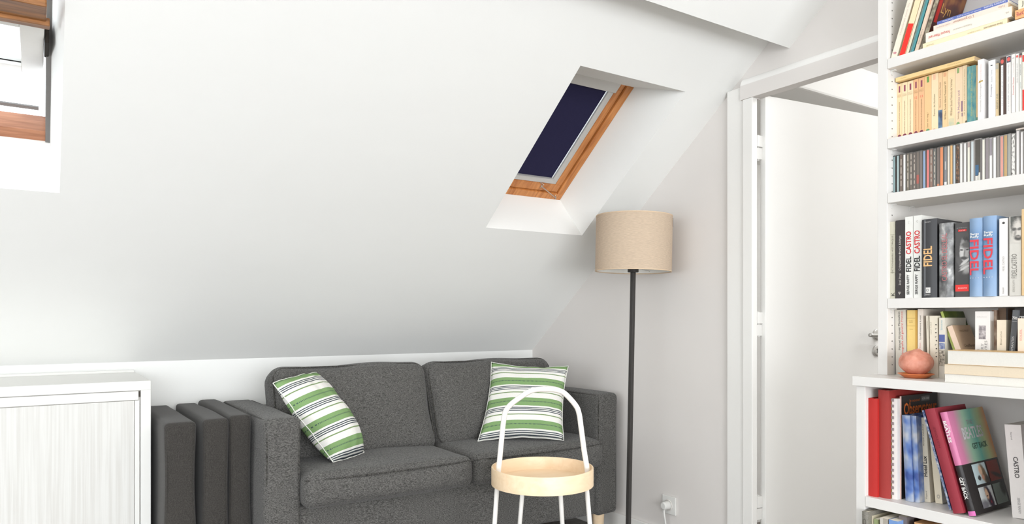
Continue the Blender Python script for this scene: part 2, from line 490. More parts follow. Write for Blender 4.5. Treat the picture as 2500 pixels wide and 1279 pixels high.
# door head with a rounded upper edge
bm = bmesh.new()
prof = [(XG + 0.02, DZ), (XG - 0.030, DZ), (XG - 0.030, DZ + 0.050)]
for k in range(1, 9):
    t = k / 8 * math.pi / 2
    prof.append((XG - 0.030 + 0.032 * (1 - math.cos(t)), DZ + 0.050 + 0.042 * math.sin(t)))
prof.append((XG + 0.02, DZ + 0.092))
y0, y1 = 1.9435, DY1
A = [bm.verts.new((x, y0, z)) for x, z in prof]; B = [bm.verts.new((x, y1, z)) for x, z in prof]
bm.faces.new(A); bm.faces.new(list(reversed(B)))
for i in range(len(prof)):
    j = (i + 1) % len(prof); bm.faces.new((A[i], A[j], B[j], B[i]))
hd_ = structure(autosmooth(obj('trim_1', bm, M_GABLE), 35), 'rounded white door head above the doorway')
hd_.data.materials.append(plain((247, 245, 242), 0.25, grain=0.005))      # paler bullnose: the light on its upper curve painted in
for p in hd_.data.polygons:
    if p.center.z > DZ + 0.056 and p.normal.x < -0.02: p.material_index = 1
# architrave boards of the door
structure(box('trim_2', (XG - 0.020, 1.944, 0), (XG + 0.005, 2.020, 2.030), M_TRIM, None, 0.003), 'white upright board beside the door frame')
fr_ = bpy.data.objects.new('trim_3', None); COL.objects.link(fr_); structure(fr_, 'white door frame on the hinge side')
box('jamb', (XG - 0.030, 1.884, 0), (XG + 0.002, 1.932, DZ - 0.0005), M_TRIM, fr_, 0.003)
box('stop', (XG - 0.022, 1.930, 0), (XG, 1.946, DZ), M_TRIM, fr_, 0.001)
# baseboard on the gable
structure(box('baseboard_right', (XG - 0.014, 2.022, 0), (XG, YK, 0.10), M_TRIM, None, 0.003), 'white baseboard along the gable wall')
structure(box('baseboard_back', (0.3, YK - 0.014, 0), (XG, YK, 0.10), M_TRIM, None, 0.003))

# door leaf, opened into the next room
d1 = thing('door_1', 'plain white door standing open into the next room', 'door', (XG + 0.034, 1.8945, 0), (0, 0, math.radians(-7.1)))
del d1['category']; structure(d1)
box('leaf', (0, -0.028, 0.008), (0.735, 0.0, 1.985), M_DOOR, d1, 0.002)
HZ = 1.005
def lathe_obj(name, prof, mat, parent, loc, rot, n=32):
    bm = bmesh.new(); add_lathe(bm, prof, n)
    o = autosmooth(obj(name, bm, mat, parent), 35); o.location = loc; o.rotation_euler = rot; return o
rose = lathe_obj('rose', [(0, 0.008), (0.022, 0.008), (0.025, 0.006), (0.026, 0)], M_STEEL, d1, (0.672, -0.028, HZ), (math.radians(90), 0, 0))
tube('lever', spline([(0.672, -0.028, HZ), (0.672, -0.066, HZ), (0.664, -0.078, HZ), (0.645, -0.081, HZ), (0.560, -0.081, HZ)], 5), 0.0085, M_STEEL, d1)
lathe_obj('key_rose', [(0.008, 0.004), (0.010, 0.008), (0.022, 0.008), (0.025, 0.006), (0.026, 0)], M_STEEL, d1, (0.672, -0.028, HZ - 0.072), (math.radians(90), 0, 0))
for hz in (1.775, 1.055, 0.305):
    bm = bmesh.new()
    add_box(bm, (-0.034, -0.010, hz - 0.048), (0.0, 0.004, hz - 0.002), 0.001)
    add_box(bm, (-0.030, -0.014, hz + 0.002), (0.0, 0.002, hz + 0.048), 0.001)
    add_tube(bm, [(-0.012, 0.001, hz - 0.052), (-0.012, 0.001, hz + 0.052)], 0.006, 10)
    obj('hinge', bm, M_TRIM, d1)

# the landing behind the door
land = bpy.data.objects.new('wall_landing', None); COL.objects.link(land); structure(land, 'bright white landing seen through the doorway')
M_LAND = plain((246, 244, 240), 0.7, grain=0.01, scale=4)
box('side', (XG + 0.02, 2.45, 0), (5.0, 2.5, 2.9), M_LAND, land)
box('end', (4.9, -1.2, 0), (5.0, 2.5, 2.9), M_LAND, land)
box('near_side', (XG + 0.02, -1.2, 0), (5.0, -1.1, 2.9), M_LAND, land)
bm = bmesh.new()
quad(bm, ((XG + 0.02, 2.5, 1.85), (5.0, 2.5, 1.85), (5.0, 1.2, 2.86), (XG + 0.02, 1.2, 2.86)))
quad(bm, ((XG + 0.02, 1.2, 2.86), (5.0, 1.2, 2.86), (5.0, -1.2, 2.86), (XG + 0.02, -1.2, 2.86)))
obj('slope', bm, M_LAND, land)
box('purlin', (XG + 0.02, 1.95, 2.10), (5.0, 2.10, 2.30), M_LAND, land, 0.01)

# walls behind the camera
wl = bpy.data.objects.new('wall_left', None); COL.objects.link(wl); structure(wl, 'white gable with an added window at the far left, out of view')
box('plaster', (XW - 0.1, YO, 0), (XW, -0.6, 4.2), M_SLOPE, wl)
box('plaster', (XW - 0.1, 2.4, 0), (XW, YK + 0.1, 4.2), M_SLOPE, wl)
box('plaster', (XW - 0.1, -0.6, 2.1), (XW, 2.4, 4.2), M_SLOPE, wl)
box('plaster', (XW - 0.1, -0.6, 0), (XW, 2.4, 0.2), M_SLOPE, wl)
w4 = bpy.data.objects.new('fill_window', None); COL.objects.link(w4); structure(w4, 'white gable window out of view, added for the fill light')  # unseen opening, added to go with the fill light on the bookcase
for y in (-0.6, 0.37, 1.37, 2.35): box('mullion', (XW - 0.06, y, 0.2), (XW - 0.01, y + 0.05, 2.1), M_TRIM, w4, 0.002)
for zz in (0.2, 2.05): box('rail', (XW - 0.06, -0.6, zz), (XW - 0.01, 2.4, zz + 0.05), M_TRIM, w4, 0.002)
wf = bpy.data.objects.new('wall_front', None); COL.objects.link(wf); structure(wf, 'white wall with a wide dormer window behind the camera')
box('parapet', (XW, YO - 0.1, 0), (XG, YO, 0.12), M_SLOPE, wf)
box('pier', (XW, YO - 0.1, 0.12), (-2.6, YO, 2.46), M_SLOPE, wf)
box('pier', (1.9, YO - 0.1, 0.12), (XG, YO, 2.46), M_SLOPE, wf)
w3 = bpy.data.objects.new('window_3', None); COL.objects.link(w3); structure(w3, 'wide white dormer window behind the camera')
for x in (-2.6, -1.1, 0.35, 1.85):
    box('mullion', (x, YO - 0.06, 0.12), (x + 0.05, YO - 0.01, 2.45), M_TRIM, w3, 0.002)
box('sill', (-2.6, YO - 0.08, 0.12), (1.9, YO + 0.02, 0.16), M_TRIM, w3, 0.002)
box('head', (-2.6, YO - 0.06, 2.40), (1.9, YO - 0.01, 2.46), M_TRIM, w3, 0.002)
#FURNITURE
# ================================================================== SOFA
sofa = thing('sofa', 'two-seat heather grey fabric sofa against the knee wall', 'sofa', (1.54, 3.05, 0))
def S(x, y, z): return (x - 1.54, y - 3.05, z)
SX0, SX1 = 0.690, 2.392
soft('base', S(1.545, 3.035, 0.25), (1.46, 0.70, 0.25), 0.02, M_SOFA, sofa, n=(20, 8, 6), wrinkle=0.004, wscale=5)
soft('back', S(1.54, 3.335, 0.405), (1.44, 0.17, 0.55), 0.03, M_SOFA, sofa, n=(16, 5, 8), wrinkle=0.004)
for x0, x1, sd in ((SX0, 0.826, 1.0), (2.262, SX1, 5.0)):
    a = soft('arm', S((x0 + x1) / 2, 3.045, 0.415), (x1 - x0, 0.755, 0.585), 0.022, M_SOFA, sofa, n=(6, 14, 12), wrinkle=0.006, wscale=4.5, seed=sd,
             bulge=(0.006, 0.006, 0.004, 0, 0, 0.006))
    # welted seams along the front edges and the top
    for x in (x0 + 0.010, x1 - 0.010):
        tube('seam', [S(x, 2.674, 0.16), S(x, 2.674, 0.68), S(x, 2.690, 0.702), S(x, 3.38, 0.703)], 0.0035, M_SOFA_PIPE, sofa, 6)
def rounded_loop(hx, hz, r, k=5):
    pts = []
    for cx_, cz_, a0 in ((hx - r, hz - r, 0), (-hx + r, hz - r, 90), (-hx + r, -hz + r, 180), (hx - r, -hz + r, 270)):
        for i in range(k + 1):
            a = math.radians(a0 + 90 * i / k)
            pts.append((cx_ + r * math.cos(a), cz_ + r * math.sin(a)))
    return pts + [pts[0]]
for i, (x0, x1) in enumerate(((0.822, 1.548), (1.546, 2.268))):
    w = x1 - x0
    c = soft('seat_cushion', S((x0 + x1) / 2, 2.880, 0.432), (w, 0.53, 0.132), 0.040, M_SOFA, sofa, n=(18, 14, 4), wrinkle=0.008, wscale=4.0, seed=i * 3.1,
             bulge=(0.0, 0.0, 0.018, 0, 0, 0.010))
    top = [(x, -0.262 - 0.008, 0.068 + 0.0) for x in (-w / 2 + 0.05, -w / 4, 0, w / 4, w / 2 - 0.05)]
    tube('piping', spline([(-w / 2 + 0.006, 0.20, 0.040), (-w / 2 + 0.006, -0.20, 0.044), (-w / 2 + 0.05, -0.258, 0.046), (0, -0.279, 0.046), (w / 2 - 0.05, -0.258, 0.046), (w / 2 - 0.006, -0.20, 0.044), (w / 2 - 0.006, 0.2, 0.04)], 6), 0.0035, M_SOFA_PIPE, c, 6)
TILT = math.radians(-19)
for i, (x0, x1) in enumerate(((0.815, 1.552), (1.546, 2.285))):
    w = x1 - x0
    c = soft('back_cushion', S((x0 + x1) / 2, 3.085, 0.655), (w, 0.165, 0.430), 0.062, M_SOFA, sofa, (TILT, 0, 0), n=(18, 5, 12), wrinkle=0.012, wscale=4.2, seed=9 + i * 2.3,
             bulge=(0.0, 0.0, 0.040, 0.01, 0, 0.004))
    loop = [(x, -0.060, z) for x, z in rounded_loop(w / 2 - 0.0135, 0.2015, 0.055)]
    tube('piping', loop, 0.0034, M_SOFA_PIPE, c, 6)
    loop = [(x, 0.060, z) for x, z in rounded_loop(w / 2 - 0.0135, 0.2015, 0.055)]
    tube('piping', loop, 0.0034, M_SOFA_PIPE, c, 6)
for x in (0.78, 2.31):
    for y in (2.72, 3.34):
        bm = bmesh.new(); add_lathe(bm, [(0, 0.135), (0.031, 0.135), (0.031, 0.13), (0.024, 0.0), (0, 0.0)], 20)
        o = obj('leg', bm, M_BIRCH, sofa, True); o.location = S(x, y, 0)

# ---- striped pillows
def stripe_material(name, off):
    m, n, l, b = new_mat(name)
    uv = n.new('ShaderNodeUVMap'); sp = n.new('ShaderNodeSeparateXYZ'); l.new(uv.outputs['UV'], sp.inputs[0])
    def math_(op, a, bb=None, c=None):
        nd = n.new('ShaderNodeMath'); nd.operation = op
        for i, v in enumerate((a, bb, c)):
            if v is None: continue
            if isinstance(v, (int, float)): nd.inputs[i].default_value = v
            else: l.new(v, nd.inputs[i])
        return nd.outputs[0]
    t = math_('FRACT', math_('ADD', math_('MULTIPLY', math_('SUBTRACT', 1.0, sp.outputs['Y']), 3.5), off))
    rp = n.new('ShaderNodeValToRGB'); rp.color_ramp.interpolation = 'CONSTANT'
    G = srgb((134, 166, 112)); W = srgb((240, 238, 232)); D = srgb((78, 86, 92)); OL = srgb((128, 152, 104))
    stops = [(0.0, G), (0.36, W), (0.43, D), (0.465, W), (0.50, D), (0.535, W), (0.57, D), (0.605, W), (0.72, OL), (0.765, W)]
    e = rp.color_ramp.elements
    e[0].position = 0; e[0].color = G; e[1].position = 0.36; e[1].color = W
    for p, c in stops[2:]:
        x = e.new(p); x.color = c
    l.new(t, rp.inputs['Fac'])
    # row of stitches along the middle of each green band
    near = math_('LESS_THAN', math_('ABSOLUTE', math_('SUBTRACT', t, 0.17)), 0.022)
    dash = math_('GREATER_THAN', math_('FRACT', math_('MULTIPLY', sp.outputs['X'], 62.0)), 0.5)
    f = math_('MULTIPLY', near, dash)
    mx = n.new('ShaderNodeMix'); mx.data_type = 'RGBA'; mx.inputs[7].default_value = srgb((78, 96, 92))
    l.new(f, mx.inputs[0]); l.new(rp.outputs['Color'], mx.inputs[6])
    # woven grain
    nz = n.new('ShaderNodeTexNoise'); nz.inputs['Scale'].default_value = 260; nz.inputs['Detail'].default_value = 2
    tc = n.new('ShaderNodeTexCoord'); l.new(tc.outputs['Object'], nz.inputs['Vector'])
    m2 = n.new('ShaderNodeMix'); m2.data_type = 'RGBA'; m2.blend_type = 'MULTIPLY'; m2.inputs[0].default_value = 0.22
    l.new(mx.outputs[2], m2.inputs[6]); l.new(nz.outputs['Color'], m2.inputs[7])
    hs = n.new('ShaderNodeHueSaturation'); hs.inputs['Value'].default_value = 1.1
    l.new(m2.outputs[2], hs.inputs['Color']); l.new(hs.outputs['Color'], b.inputs['Base Color'])
    b.inputs['Roughness'].default_value = 0.9; b.inputs['Specular IOR Level'].default_value = 0.1
    return m
def pillow(label, corners, thick, off, seed, pinch=0.085):
    """corners: BL, BR, TR, TL of the seam line in the room; the two faces swell to either side"""
    BL, BR, TR, TL = [Vector(c) for c in corners]
    cen = (BL + BR + TR + TL) / 4
    root = thing('pillow', label, 'pillow', cen, (0, 0, 0), 'striped pillows on the sofa')
    nrm = (BR - BL).cross(TL - BL).normalized()
    N = 30
    bm = bmesh.new(); uvl = bm.loops.layers.uv.new('UVMap')
    def pos(i, j, side):
        u, v = i / N, j / N
        # seam edges curve inwards between the pointed corners
        su = 4 * u * (1 - u); sv = 4 * v * (1 - v)
        uu = u + (0.5 - u) * pinch * sv * (abs(2 * u - 1)); vv = v + (0.5 - v) * pinch * su * (abs(2 * v - 1))
        p = BL * (1 - uu) * (1 - vv) + BR * uu * (1 - vv) + TR * uu * vv + TL * (1 - uu) * vv
        h = (su ** 0.48) * (sv ** 0.48)
        k = noise.noise(Vector((u * 4 + seed, v * 4, seed))) * 0.12 + noise.noise(Vector((u * 11 + seed, v * 9, seed))) * 0.035
        hh = h * thick * (1 + k) * (1.0 - 0.25 * (v - 0.5))
        edge = 1 - h
        p = p + nrm * (hh * (1.0 if side > 0 else -0.75))
        p = p + nrm * 0.012 * noise.noise(Vector((u * 6 + seed * 2, v * 6, 3))) * edge
        return p - cen
    for side in (1, -1):
        V = {}
        for i in range(N + 1):
            for j in range(N + 1): V[i, j] = bm.verts.new(pos(i, j, side))
        for i in range(N):
            for j in range(N):
                f = bm.faces.new((V[i, j], V[i + 1, j], V[i + 1, j + 1], V[i, j + 1]))
                for lp, (a, c) in zip(f.loops, ((i, j), (i + 1, j), (i + 1, j + 1), (i, j + 1))): lp[uvl].uv = (a / N, c / N)
    bmesh.ops.remove_doubles(bm, verts=bm.verts[:], dist=1e-5)
    o = obj('cover', bm, stripe_material('green_striped_cotton', off), root, True)
    bm = bmesh.new()
    rim = [pos(i, 0, 1) for i in range(N)] + [pos(N, j, 1) for j in range(N)] + [pos(N - i, N, 1) for i in range(N)] + [pos(0, N - j, 1) for j in range(N + 1)]
    add_tube(bm, rim, 0.0022, 5, False)
    obj('piping', bm, plain((232, 232, 224), 0.9), root, True)
    return root
pillow('green striped pillow slumped against the left arm of the sofa',
       [(0.982, 2.770, 0.508), (1.160, 2.895, 0.508), (1.005, 3.045, 0.846), (0.772, 2.850, 0.828)], 0.098, 0.12, 1.3, -0.02)
pillow('green striped pillow leaning in the right corner of the sofa',
       [(1.715, 2.880, 0.505), (2.058, 2.670, 0.507), (2.198, 2.815, 0.842), (1.885, 3.035, 0.860)], 0.070, 0.14, 4.7)

# ================================================================== FOLDED MATTRESS
mt = thing('folding_mattress', 'charcoal foam mattress folded in three upright sections beside the sofa', 'mattress', (0.53, 3.10, 0))
for i, (x0, x1, y0, zt) in enumerate(((0.376, 0.480, 2.785, 0.706), (0.503, 0.593, 2.790, 0.709), (0.596, 0.676, 2.800, 0.716))):
    sct = soft('section', ((x0 + x1) / 2 - 0.53, (y0 + 3.42) / 2 - 3.10, zt / 2), (x1 - x0, 3.42 - y0, zt), 0.016, M_MATT, mt, n=(6, 14, 14), wrinkle=0.006, wscale=3.5, seed=i * 4.0,
               bulge=(0.004, 0.004, 0.003, 0, 0, 0.003))
    hw = (x1 - x0) / 2
    tube('seam', [(-hw + 0.008, -(3.42 - y0) / 2 + 0.003, -zt / 2 + 0.03), (-hw + 0.008, -(3.42 - y0) / 2 + 0.004, zt / 2 - 0.008), (hw - 0.008, -(3.42 - y0) / 2 + 0.004, zt / 2 - 0.006), (hw - 0.008, -(3.42 - y0) / 2 + 0.003, -zt / 2 + 0.03)], 0.002, M_MATT, sct, 5)
# fabric hinge flap that joins the second and third section
bm = bmesh.new()
pts = [(0.535, 2.782, 0.30), (0.575, 2.780, 0.34), (0.578, 2.782, 0.0), (0.540, 2.782, 0.0)]
fv = []
for (x, y, z) in pts: fv.append((x - 0.53, y - 3.10, z))
A = [bm.verts.new(p) for p in fv]; B = [bm.verts.new((p[0], p[1] + 0.006, p[2])) for p in fv]
bm.faces.new(A); bm.faces.new(list(reversed(B)))
for i in range(4): bm.faces.new((A[i], A[(i + 1) % 4], B[(i + 1) % 4], B[i]))
obj('flap', bm, M_MATT, mt)

# ================================================================== WHITE CABINET
cab = thing('cabinet', 'white wood-grain cabinet with a flap front at the left edge', 'cabinet', (-0.2, 2.93, 0))
def K(x, y, z): return (x + 0.2, y - 2.93, z)
CZ = 0.849; CXR = 0.352; CXL = -0.75; CYF, CYB = 2.945, 3.445
mg, n_, l_, b_ = new_mat('white_brushed_oak')
tc = n_.new('ShaderNodeTexCoord'); mp = n_.new('ShaderNodeMapping'); mp.inputs['Scale'].default_value = (130, 130, 2.5)
nz = n_.new('ShaderNodeTexNoise'); nz.inputs['Scale'].default_value = 1.0; nz.inputs['Detail'].default_value = 3; nz.inputs['Distortion'].default_value = 0.4
l_.new(tc.outputs['Object'], mp.inputs['Vector']); l_.new(mp.outputs['Vector'], nz.inputs['Vector'])
rp = n_.new('ShaderNodeValToRGB'); rp.color_ramp.elements[0].position = 0.35; rp.color_ramp.elements[0].color = srgb((206, 204, 199))
rp.color_ramp.elements[1].position = 0.6; rp.color_ramp.elements[1].color = srgb((217, 216, 212))
l_.new(nz.outputs['Fac'], rp.inputs['Fac']); l_.new(rp.outputs['Color'], b_.inputs['Base Color'])
bp = n_.new('ShaderNodeBump'); bp.inputs['Strength'].default_value = 0.25; bp.inputs['Distance'].default_value = 0.001
l_.new(nz.outputs['Fac'], bp.inputs['Height']); l_.new(bp.outputs['Normal'], b_.inputs['Normal']); b_.inputs['Roughness'].default_value = 0.5
M_WOAK = mg
box('top', K(CXL, CYF, CZ - 0.034), K(CXR, CYB, CZ), M_WHITE, cab, 0.0015)
box('side', K(CXR - 0.034, CYF, 0), K(CXR, CYB, CZ - 0.034), M_WHITE, cab, 0.0015)
box('side', K(CXL, CYF, 0), K(CXL + 0.034, CYB, CZ - 0.034), M_WHITE, cab, 0.0015)
box('back_strip', K(CXL, CYB - 0.012, CZ), K(CXR - 0.006, CYB, CZ + 0.010), M_WHITE, cab, 0.001)
box('rail', K(CXL + 0.036, CYF + 0.002, CZ - 0.069), K(CXR - 0.040, CYF + 0.022, CZ - 0.0365), M_WHITE, cab, 0.002)
box('groove', K(CXL + 0.036, CYF + 0.012, 0.03), K(CXR - 0.035, CYF + 0.030, CZ - 0.035), plain((205, 202, 196), 0.6), cab)
box('flap', K(CXL + 0.04, CYF + 0.004, 0.05), K(CXR - 0.054, CYF + 0.022, CZ - 0.071), M_WOAK, cab, 0.001)
box('stile', K(CXR - 0.0525, CYF + 0.003, 0.05), K(CXR - 0.0375, CYF + 0.020, CZ - 0.071), M_WHITE, cab, 0.001)
box('hinge', K(CXR - 0.039, CYF - 0.001, CZ - 0.058), K(CXR - 0.035, CYF + 0.010, CZ - 0.0375), M_HOLE, cab)
box('floor_panel', K(CXL, CYF + 0.02, 0.02), K(CXR, CYB, 0.05), M_WHITE, cab)

# ================================================================== SIDE TABLE
TD = 2.818
tq = (1324 - CX) / FPX
TX, TY = TD * (FX + FY * tq), TD * (FY - FX * tq)
tb = thing('side_table', 'round pale birch tray table with a white tube handle in front of the sofa', 'table', (TX, TY, 0))
RV = Vector((FY, -FX, 0)); DV = Vector((FX, FY, 0))
def T(r, z, dpt=0.0): return RV * r + DV * dpt + Vector((0, 0, z))
R0 = 0.200
bm = bmesh.new(); add_lathe(bm, [(R0 - 0.007, 0.428), (R0, 0.430), (R0, 0.496), (R0 - 0.001, 0.498), (R0 - 0.006, 0.498), (R0 - 0.007, 0.496)], 96, True)
autosmooth(obj('tray_rim', bm, M_BIRCH, tb), 40)
bm = bmesh.new(); add_lathe(bm, [(0.0001, 0.434), (R0 - 0.0065, 0.434), (R0 - 0.0065, 0.446), (0.0001, 0.446)], 96)
autosmooth(obj('tray_base', bm, M_BIRCH, tb), 40)
hp = [(-0.178, 0.444), (-0.170, 0.500), (-0.161, 0.592), (-0.150, 0.690), (-0.138, 0.724), (-0.110, 0.752), (-0.055, 0.789), (-0.022, 0.799), (0.030, 0.800), (0.062, 0.796), (0.090, 0.782), (0.130, 0.738), (0.144, 0.705), (0.152, 0.650), (0.164, 0.560), (0.176, 0.485), (0.180, 0.444)]
tube('handle', spline([T(r, z) for r, z in hp], 5), 0.0105, M_METALW, tb, 16)
for (r1, d1_), (r0, d0_) in (((-0.176, 0.0), (-0.206, 0.0)), ((0.172, 0.0), (0.210, 0.0)), ((-0.070, 0.140), (-0.105, 0.19)), ((0.076, 0.140), (0.105, 0.19))):
    tube('leg', [T(r1, 0.435, d1_), T(r0, 0.0, d0_)], 0.0092, M_METALW, tb, 14)

# ================================================================== FLOOR LAMP
LX, LY = 2.236, 2.393
ld = LX * FX + LY * FY
lp_ = thing('floor_lamp', 'black floor lamp with a beige drum shade in the corner', 'lamp', (LX - 0.020, LY + 0.013, 0), (math.radians(0.55), math.radians(0.95), 0))
ms, n_, l_, b_ = new_mat('beige_linen_shade')
tc = n_.new('ShaderNodeTexCoord'); mp = n_.new('ShaderNodeMapping'); mp.inputs['Scale'].default_value = (60, 60, 700)
nz = n_.new('ShaderNodeTexNoise'); nz.inputs['Scale'].default_value = 1.0; nz.inputs['Detail'].default_value = 2
l_.new(tc.outputs['Object'], mp.inputs['Vector']); l_.new(mp.outputs['Vector'], nz.inputs['Vector'])
rp = n_.new('ShaderNodeValToRGB'); rp.color_ramp.elements[0].position = 0.3; rp.color_ramp.elements[0].color = srgb((186, 166, 146))
rp.color_ramp.elements[1].position = 0.7; rp.color_ramp.elements[1].color = srgb((206, 185, 161))
l_.new(nz.outputs['Fac'], rp.inputs['Fac']); l_.new(rp.outputs['Color'], b_.inputs['Base Color']); b_.inputs['Roughness'].default_value = 0.9
M_SHADE = ms
Z0s, Z1s, RS = 1.290, 1.536, 0.170
bm = bmesh.new(); add_lathe(bm, [(RS, Z0s), (RS, Z1s), (RS - 0.002, Z1s), (RS - 0.002, Z0s)], 72, True)
sh = autosmooth(obj('shade', bm, M_SHADE, lp_), 40)
bm = bmesh.new(); add_lathe(bm, [(RS - 0.0022, Z0s + 0.002), (RS - 0.0022, Z1s - 0.002), (RS - 0.003, Z1s - 0.002), (RS - 0.003, Z0s + 0.002)], 72, True)
autosmooth(obj('lining', bm, plain((240, 238, 232), 0.6), sh), 40)
for z in (Z0s, Z1s):
    bm = bmesh.new(); add_tube(bm, [((RS - 0.001) * math.cos(2 * math.pi * k / 48), (RS - 0.001) * math.sin(2 * math.pi * k / 48), z) for k in range(49)], 0.0026, 6, False)
    obj('rim', bm, plain((218, 194, 166), 0.8), sh, True)
bm = bmesh.new()
for k in range(3):
    a = math.radians(20 + 120 * k)
    add_tube(bm, [(0.02 * math.cos(a), 0.02 * math.sin(a), Z0s + 0.030), ((RS - 0.003) * math.cos(a), (RS - 0.003) * math.sin(a), Z0s + 0.010)], 0.0018, 6)
obj('shade_spider', bm, plain((230, 228, 222), 0.5), sh, True)
box('shade_seam', (RS * math.cos(-0.62) - 0.002, RS * math.sin(-0.62) - 0.004, Z1s - 0.045), (RS * math.cos(-0.62) + 0.002, RS * math.sin(-0.62) + 0.001, Z1s - 0.004), M_BLACK, sh)
bm = bmesh.new(); add_lathe(bm, [(0, 1.318), (0.023, 1.318), (0.0245, 1.314), (0.0245, 1.287), (0.022, 1.285), (0, 1.285)], 28)
autosmooth(obj('socket', bm, M_BLACK, lp_), 40)
bm = bmesh.new(); add_box(bm, (-0.0095, -0.0095, 0.02), (0.0095, 0.0095, 1.287), 0.003, 2)
pl = obj('pole', bm, M_BLACK, lp_); pl.rotation_euler = (0, 0, math.radians(12))
bm = bmesh.new(); add_lathe(bm, [(0, 0.024), (0.118, 0.022), (0.124, 0.016), (0.124, 0.004), (0.12, 0.002), (0, 0.002)], 48)
autosmooth(obj('base', bm, M_BLACK, lp_), 40)
tube('switch', [(-0.011, -0.010, 1.255), (-0.013, -0.012, 1.255)], 0.003, M_BLACK, lp_, 8)
bm = bmesh.new(); add_lathe(bm, [(0.0001, 1.318), (0.014, 1.320), (0.016, 1.345), (0.030, 1.385), (0.030, 1.400), (0.020, 1.422), (0.0001, 1.428)], 24)
obj('bulb', bm, plain((245, 242, 235), 0.3), lp_, True)

# ================================================================== SOCKET AND PLUG
OY, od = on_x(1636, XG); OZ = z_at(1232, od)
oc = thing('wall_socket', 'white wall socket low on the gable wall', 'socket', (XG, OY, OZ))
bm = bmesh.new(); add_box(bm, (-0.010, -0.042, -0.042), (0, 0.042, 0.042), 0.003, 3); obj('plate', bm, M_WHITE, oc)
lathe_obj('recess', [(0.0201, 0.0), (0.0225, 0.004), (0.026, 0.0015)], plain((226, 222, 216), 0.5), oc, (-0.0095, 0, 0), (0, math.radians(-90), 0))
pg = thing('power_plug', 'white plug with its cord in the wall socket', 'plug', (XG - 0.011, OY + 0.002, OZ))
lathe_obj('body', [(0, 0.034), (0.013, 0.034), (0.018, 0.030), (0.0195, 0.0), (0, 0.0)], M_WHITE, pg, (0, 0, 0), (0, math.radians(-90), 0))
tube('cord', spline([(-0.022, 0, -0.010), (-0.024, 0.002, -0.032), (-0.020, -0.001, -0.070), (-0.016, -0.004, -0.130), (-0.022, 0.02, -0.205)], 6), 0.0042, M_WHITE, pg, 10)
# ================================================================== BOOKCASE
XF, XB = 2.258, XG - 0.002          # upper front edge, wall side
XF2 = 2.140                         # front of the deeper base
PY0, PY1 = 1.2786, 1.2478           # left upright of the upper part
QY0, QY1 = 1.2815, 1.2518           # left upright of the base
RY = 0.790                          # inside face of the right upright
ZA, ZB_, ZC, ZD, ZT, ZE, ZF = 1.903, 1.649, 1.476, 1.1414, 0.898, 0.528, 0.190
bc = thing('bookcase', 'tall white bookcase with a deeper base beside the doorway', 'bookcase', (XF2, 1.05, 0))
def B(x, y, z): return (x - XF2, y - 1.05, z)
ZTOP = 2.235
box('upright', B(XF, PY1, ZT), B(XB, PY0, ZTOP), M_SHELF, bc, 0.0012)
box('upright', B(XF, RY - 0.031, ZT), B(XB, RY, ZTOP), M_SHELF, bc, 0.0012)
box('back_panel', B(XB - 0.006, RY, ZT), B(XB, PY1, ZTOP), plain((226, 222, 218), 0.5, grain=0.01), bc)
for zt in (ZA, ZB_, ZC, ZD, ZTOP):
    box('shelf', B(XF - 0.001, RY + 0.0005, zt - 0.031), B(XB - 0.006, PY1 - 0.0008, zt), M_SHELF, bc, 0.0012)
box('counter', B(2.129, RY - 0.04, ZT - 0.029), B(XB, 1.2875, ZT), M_SHELF, bc, 0.0012)
box('base_upright', B(XF2, QY1, 0), B(XB, QY0, ZT - 0.029), M_SHELF, bc, 0.0012)
box('base_upright', B(XF2, RY - 0.031, 0), B(XB, RY, ZT - 0.029), M_SHELF, bc, 0.0012)
box('base_back', B(XB - 0.006, RY, 0), B(XB, QY1, ZT - 0.029), plain((226, 222, 218), 0.5, grain=0.01), bc)
for zt in (ZE, ZF):
    box('base_shelf', B(XF2 - 0.001, RY + 0.0005, zt - 0.031), B(XB - 0.006, QY1 - 0.0008, zt), M_SHELF, bc, 0.0012)
# peg holes drilled in the left upright
bm = bmesh.new()
def hole(x, y, z, r=0.0022):
    c = [bm.verts.new(B(x + r * math.cos(2 * math.pi * k / 8), y, z + r * math.sin(2 * math.pi * k / 8))) for k in range(8)]
    bm.faces.new(c)
z = 0.93
while z < 2.22:
    if not any(t - 0.035 < z < t + 0.002 for t in (ZA, ZB_, ZC, ZD)):
        for x in (2.286, 2.395): hole(x, PY1 - 0.0006, z)
    z += 0.0252
z = 0.25
while z < 0.85:
    if not (ZE - 0.035 < z < ZE + 0.002): hole(2.186, QY1 - 0.0006, z)
    z += 0.0252
hl = obj('peg_holes', bm, M_HOLE, bc); hl['kind'] = 'stuff'
for zt in (ZA, ZB_, ZC, ZD):
    for x in (2.283, 2.392):
        bm = bmesh.new()
        add_box(bm, B(x - 0.005, PY1 - 0.014, zt - 0.0345), B(x + 0.005, PY1 - 0.0006, zt - 0.0315))
        add_box(bm, B(x - 0.004, PY1 - 0.0025, zt - 0.046), B(x + 0.004, PY1 - 0.0006, zt - 0.0345))
        obj('shelf_pin', bm, M_WHITE, bc)

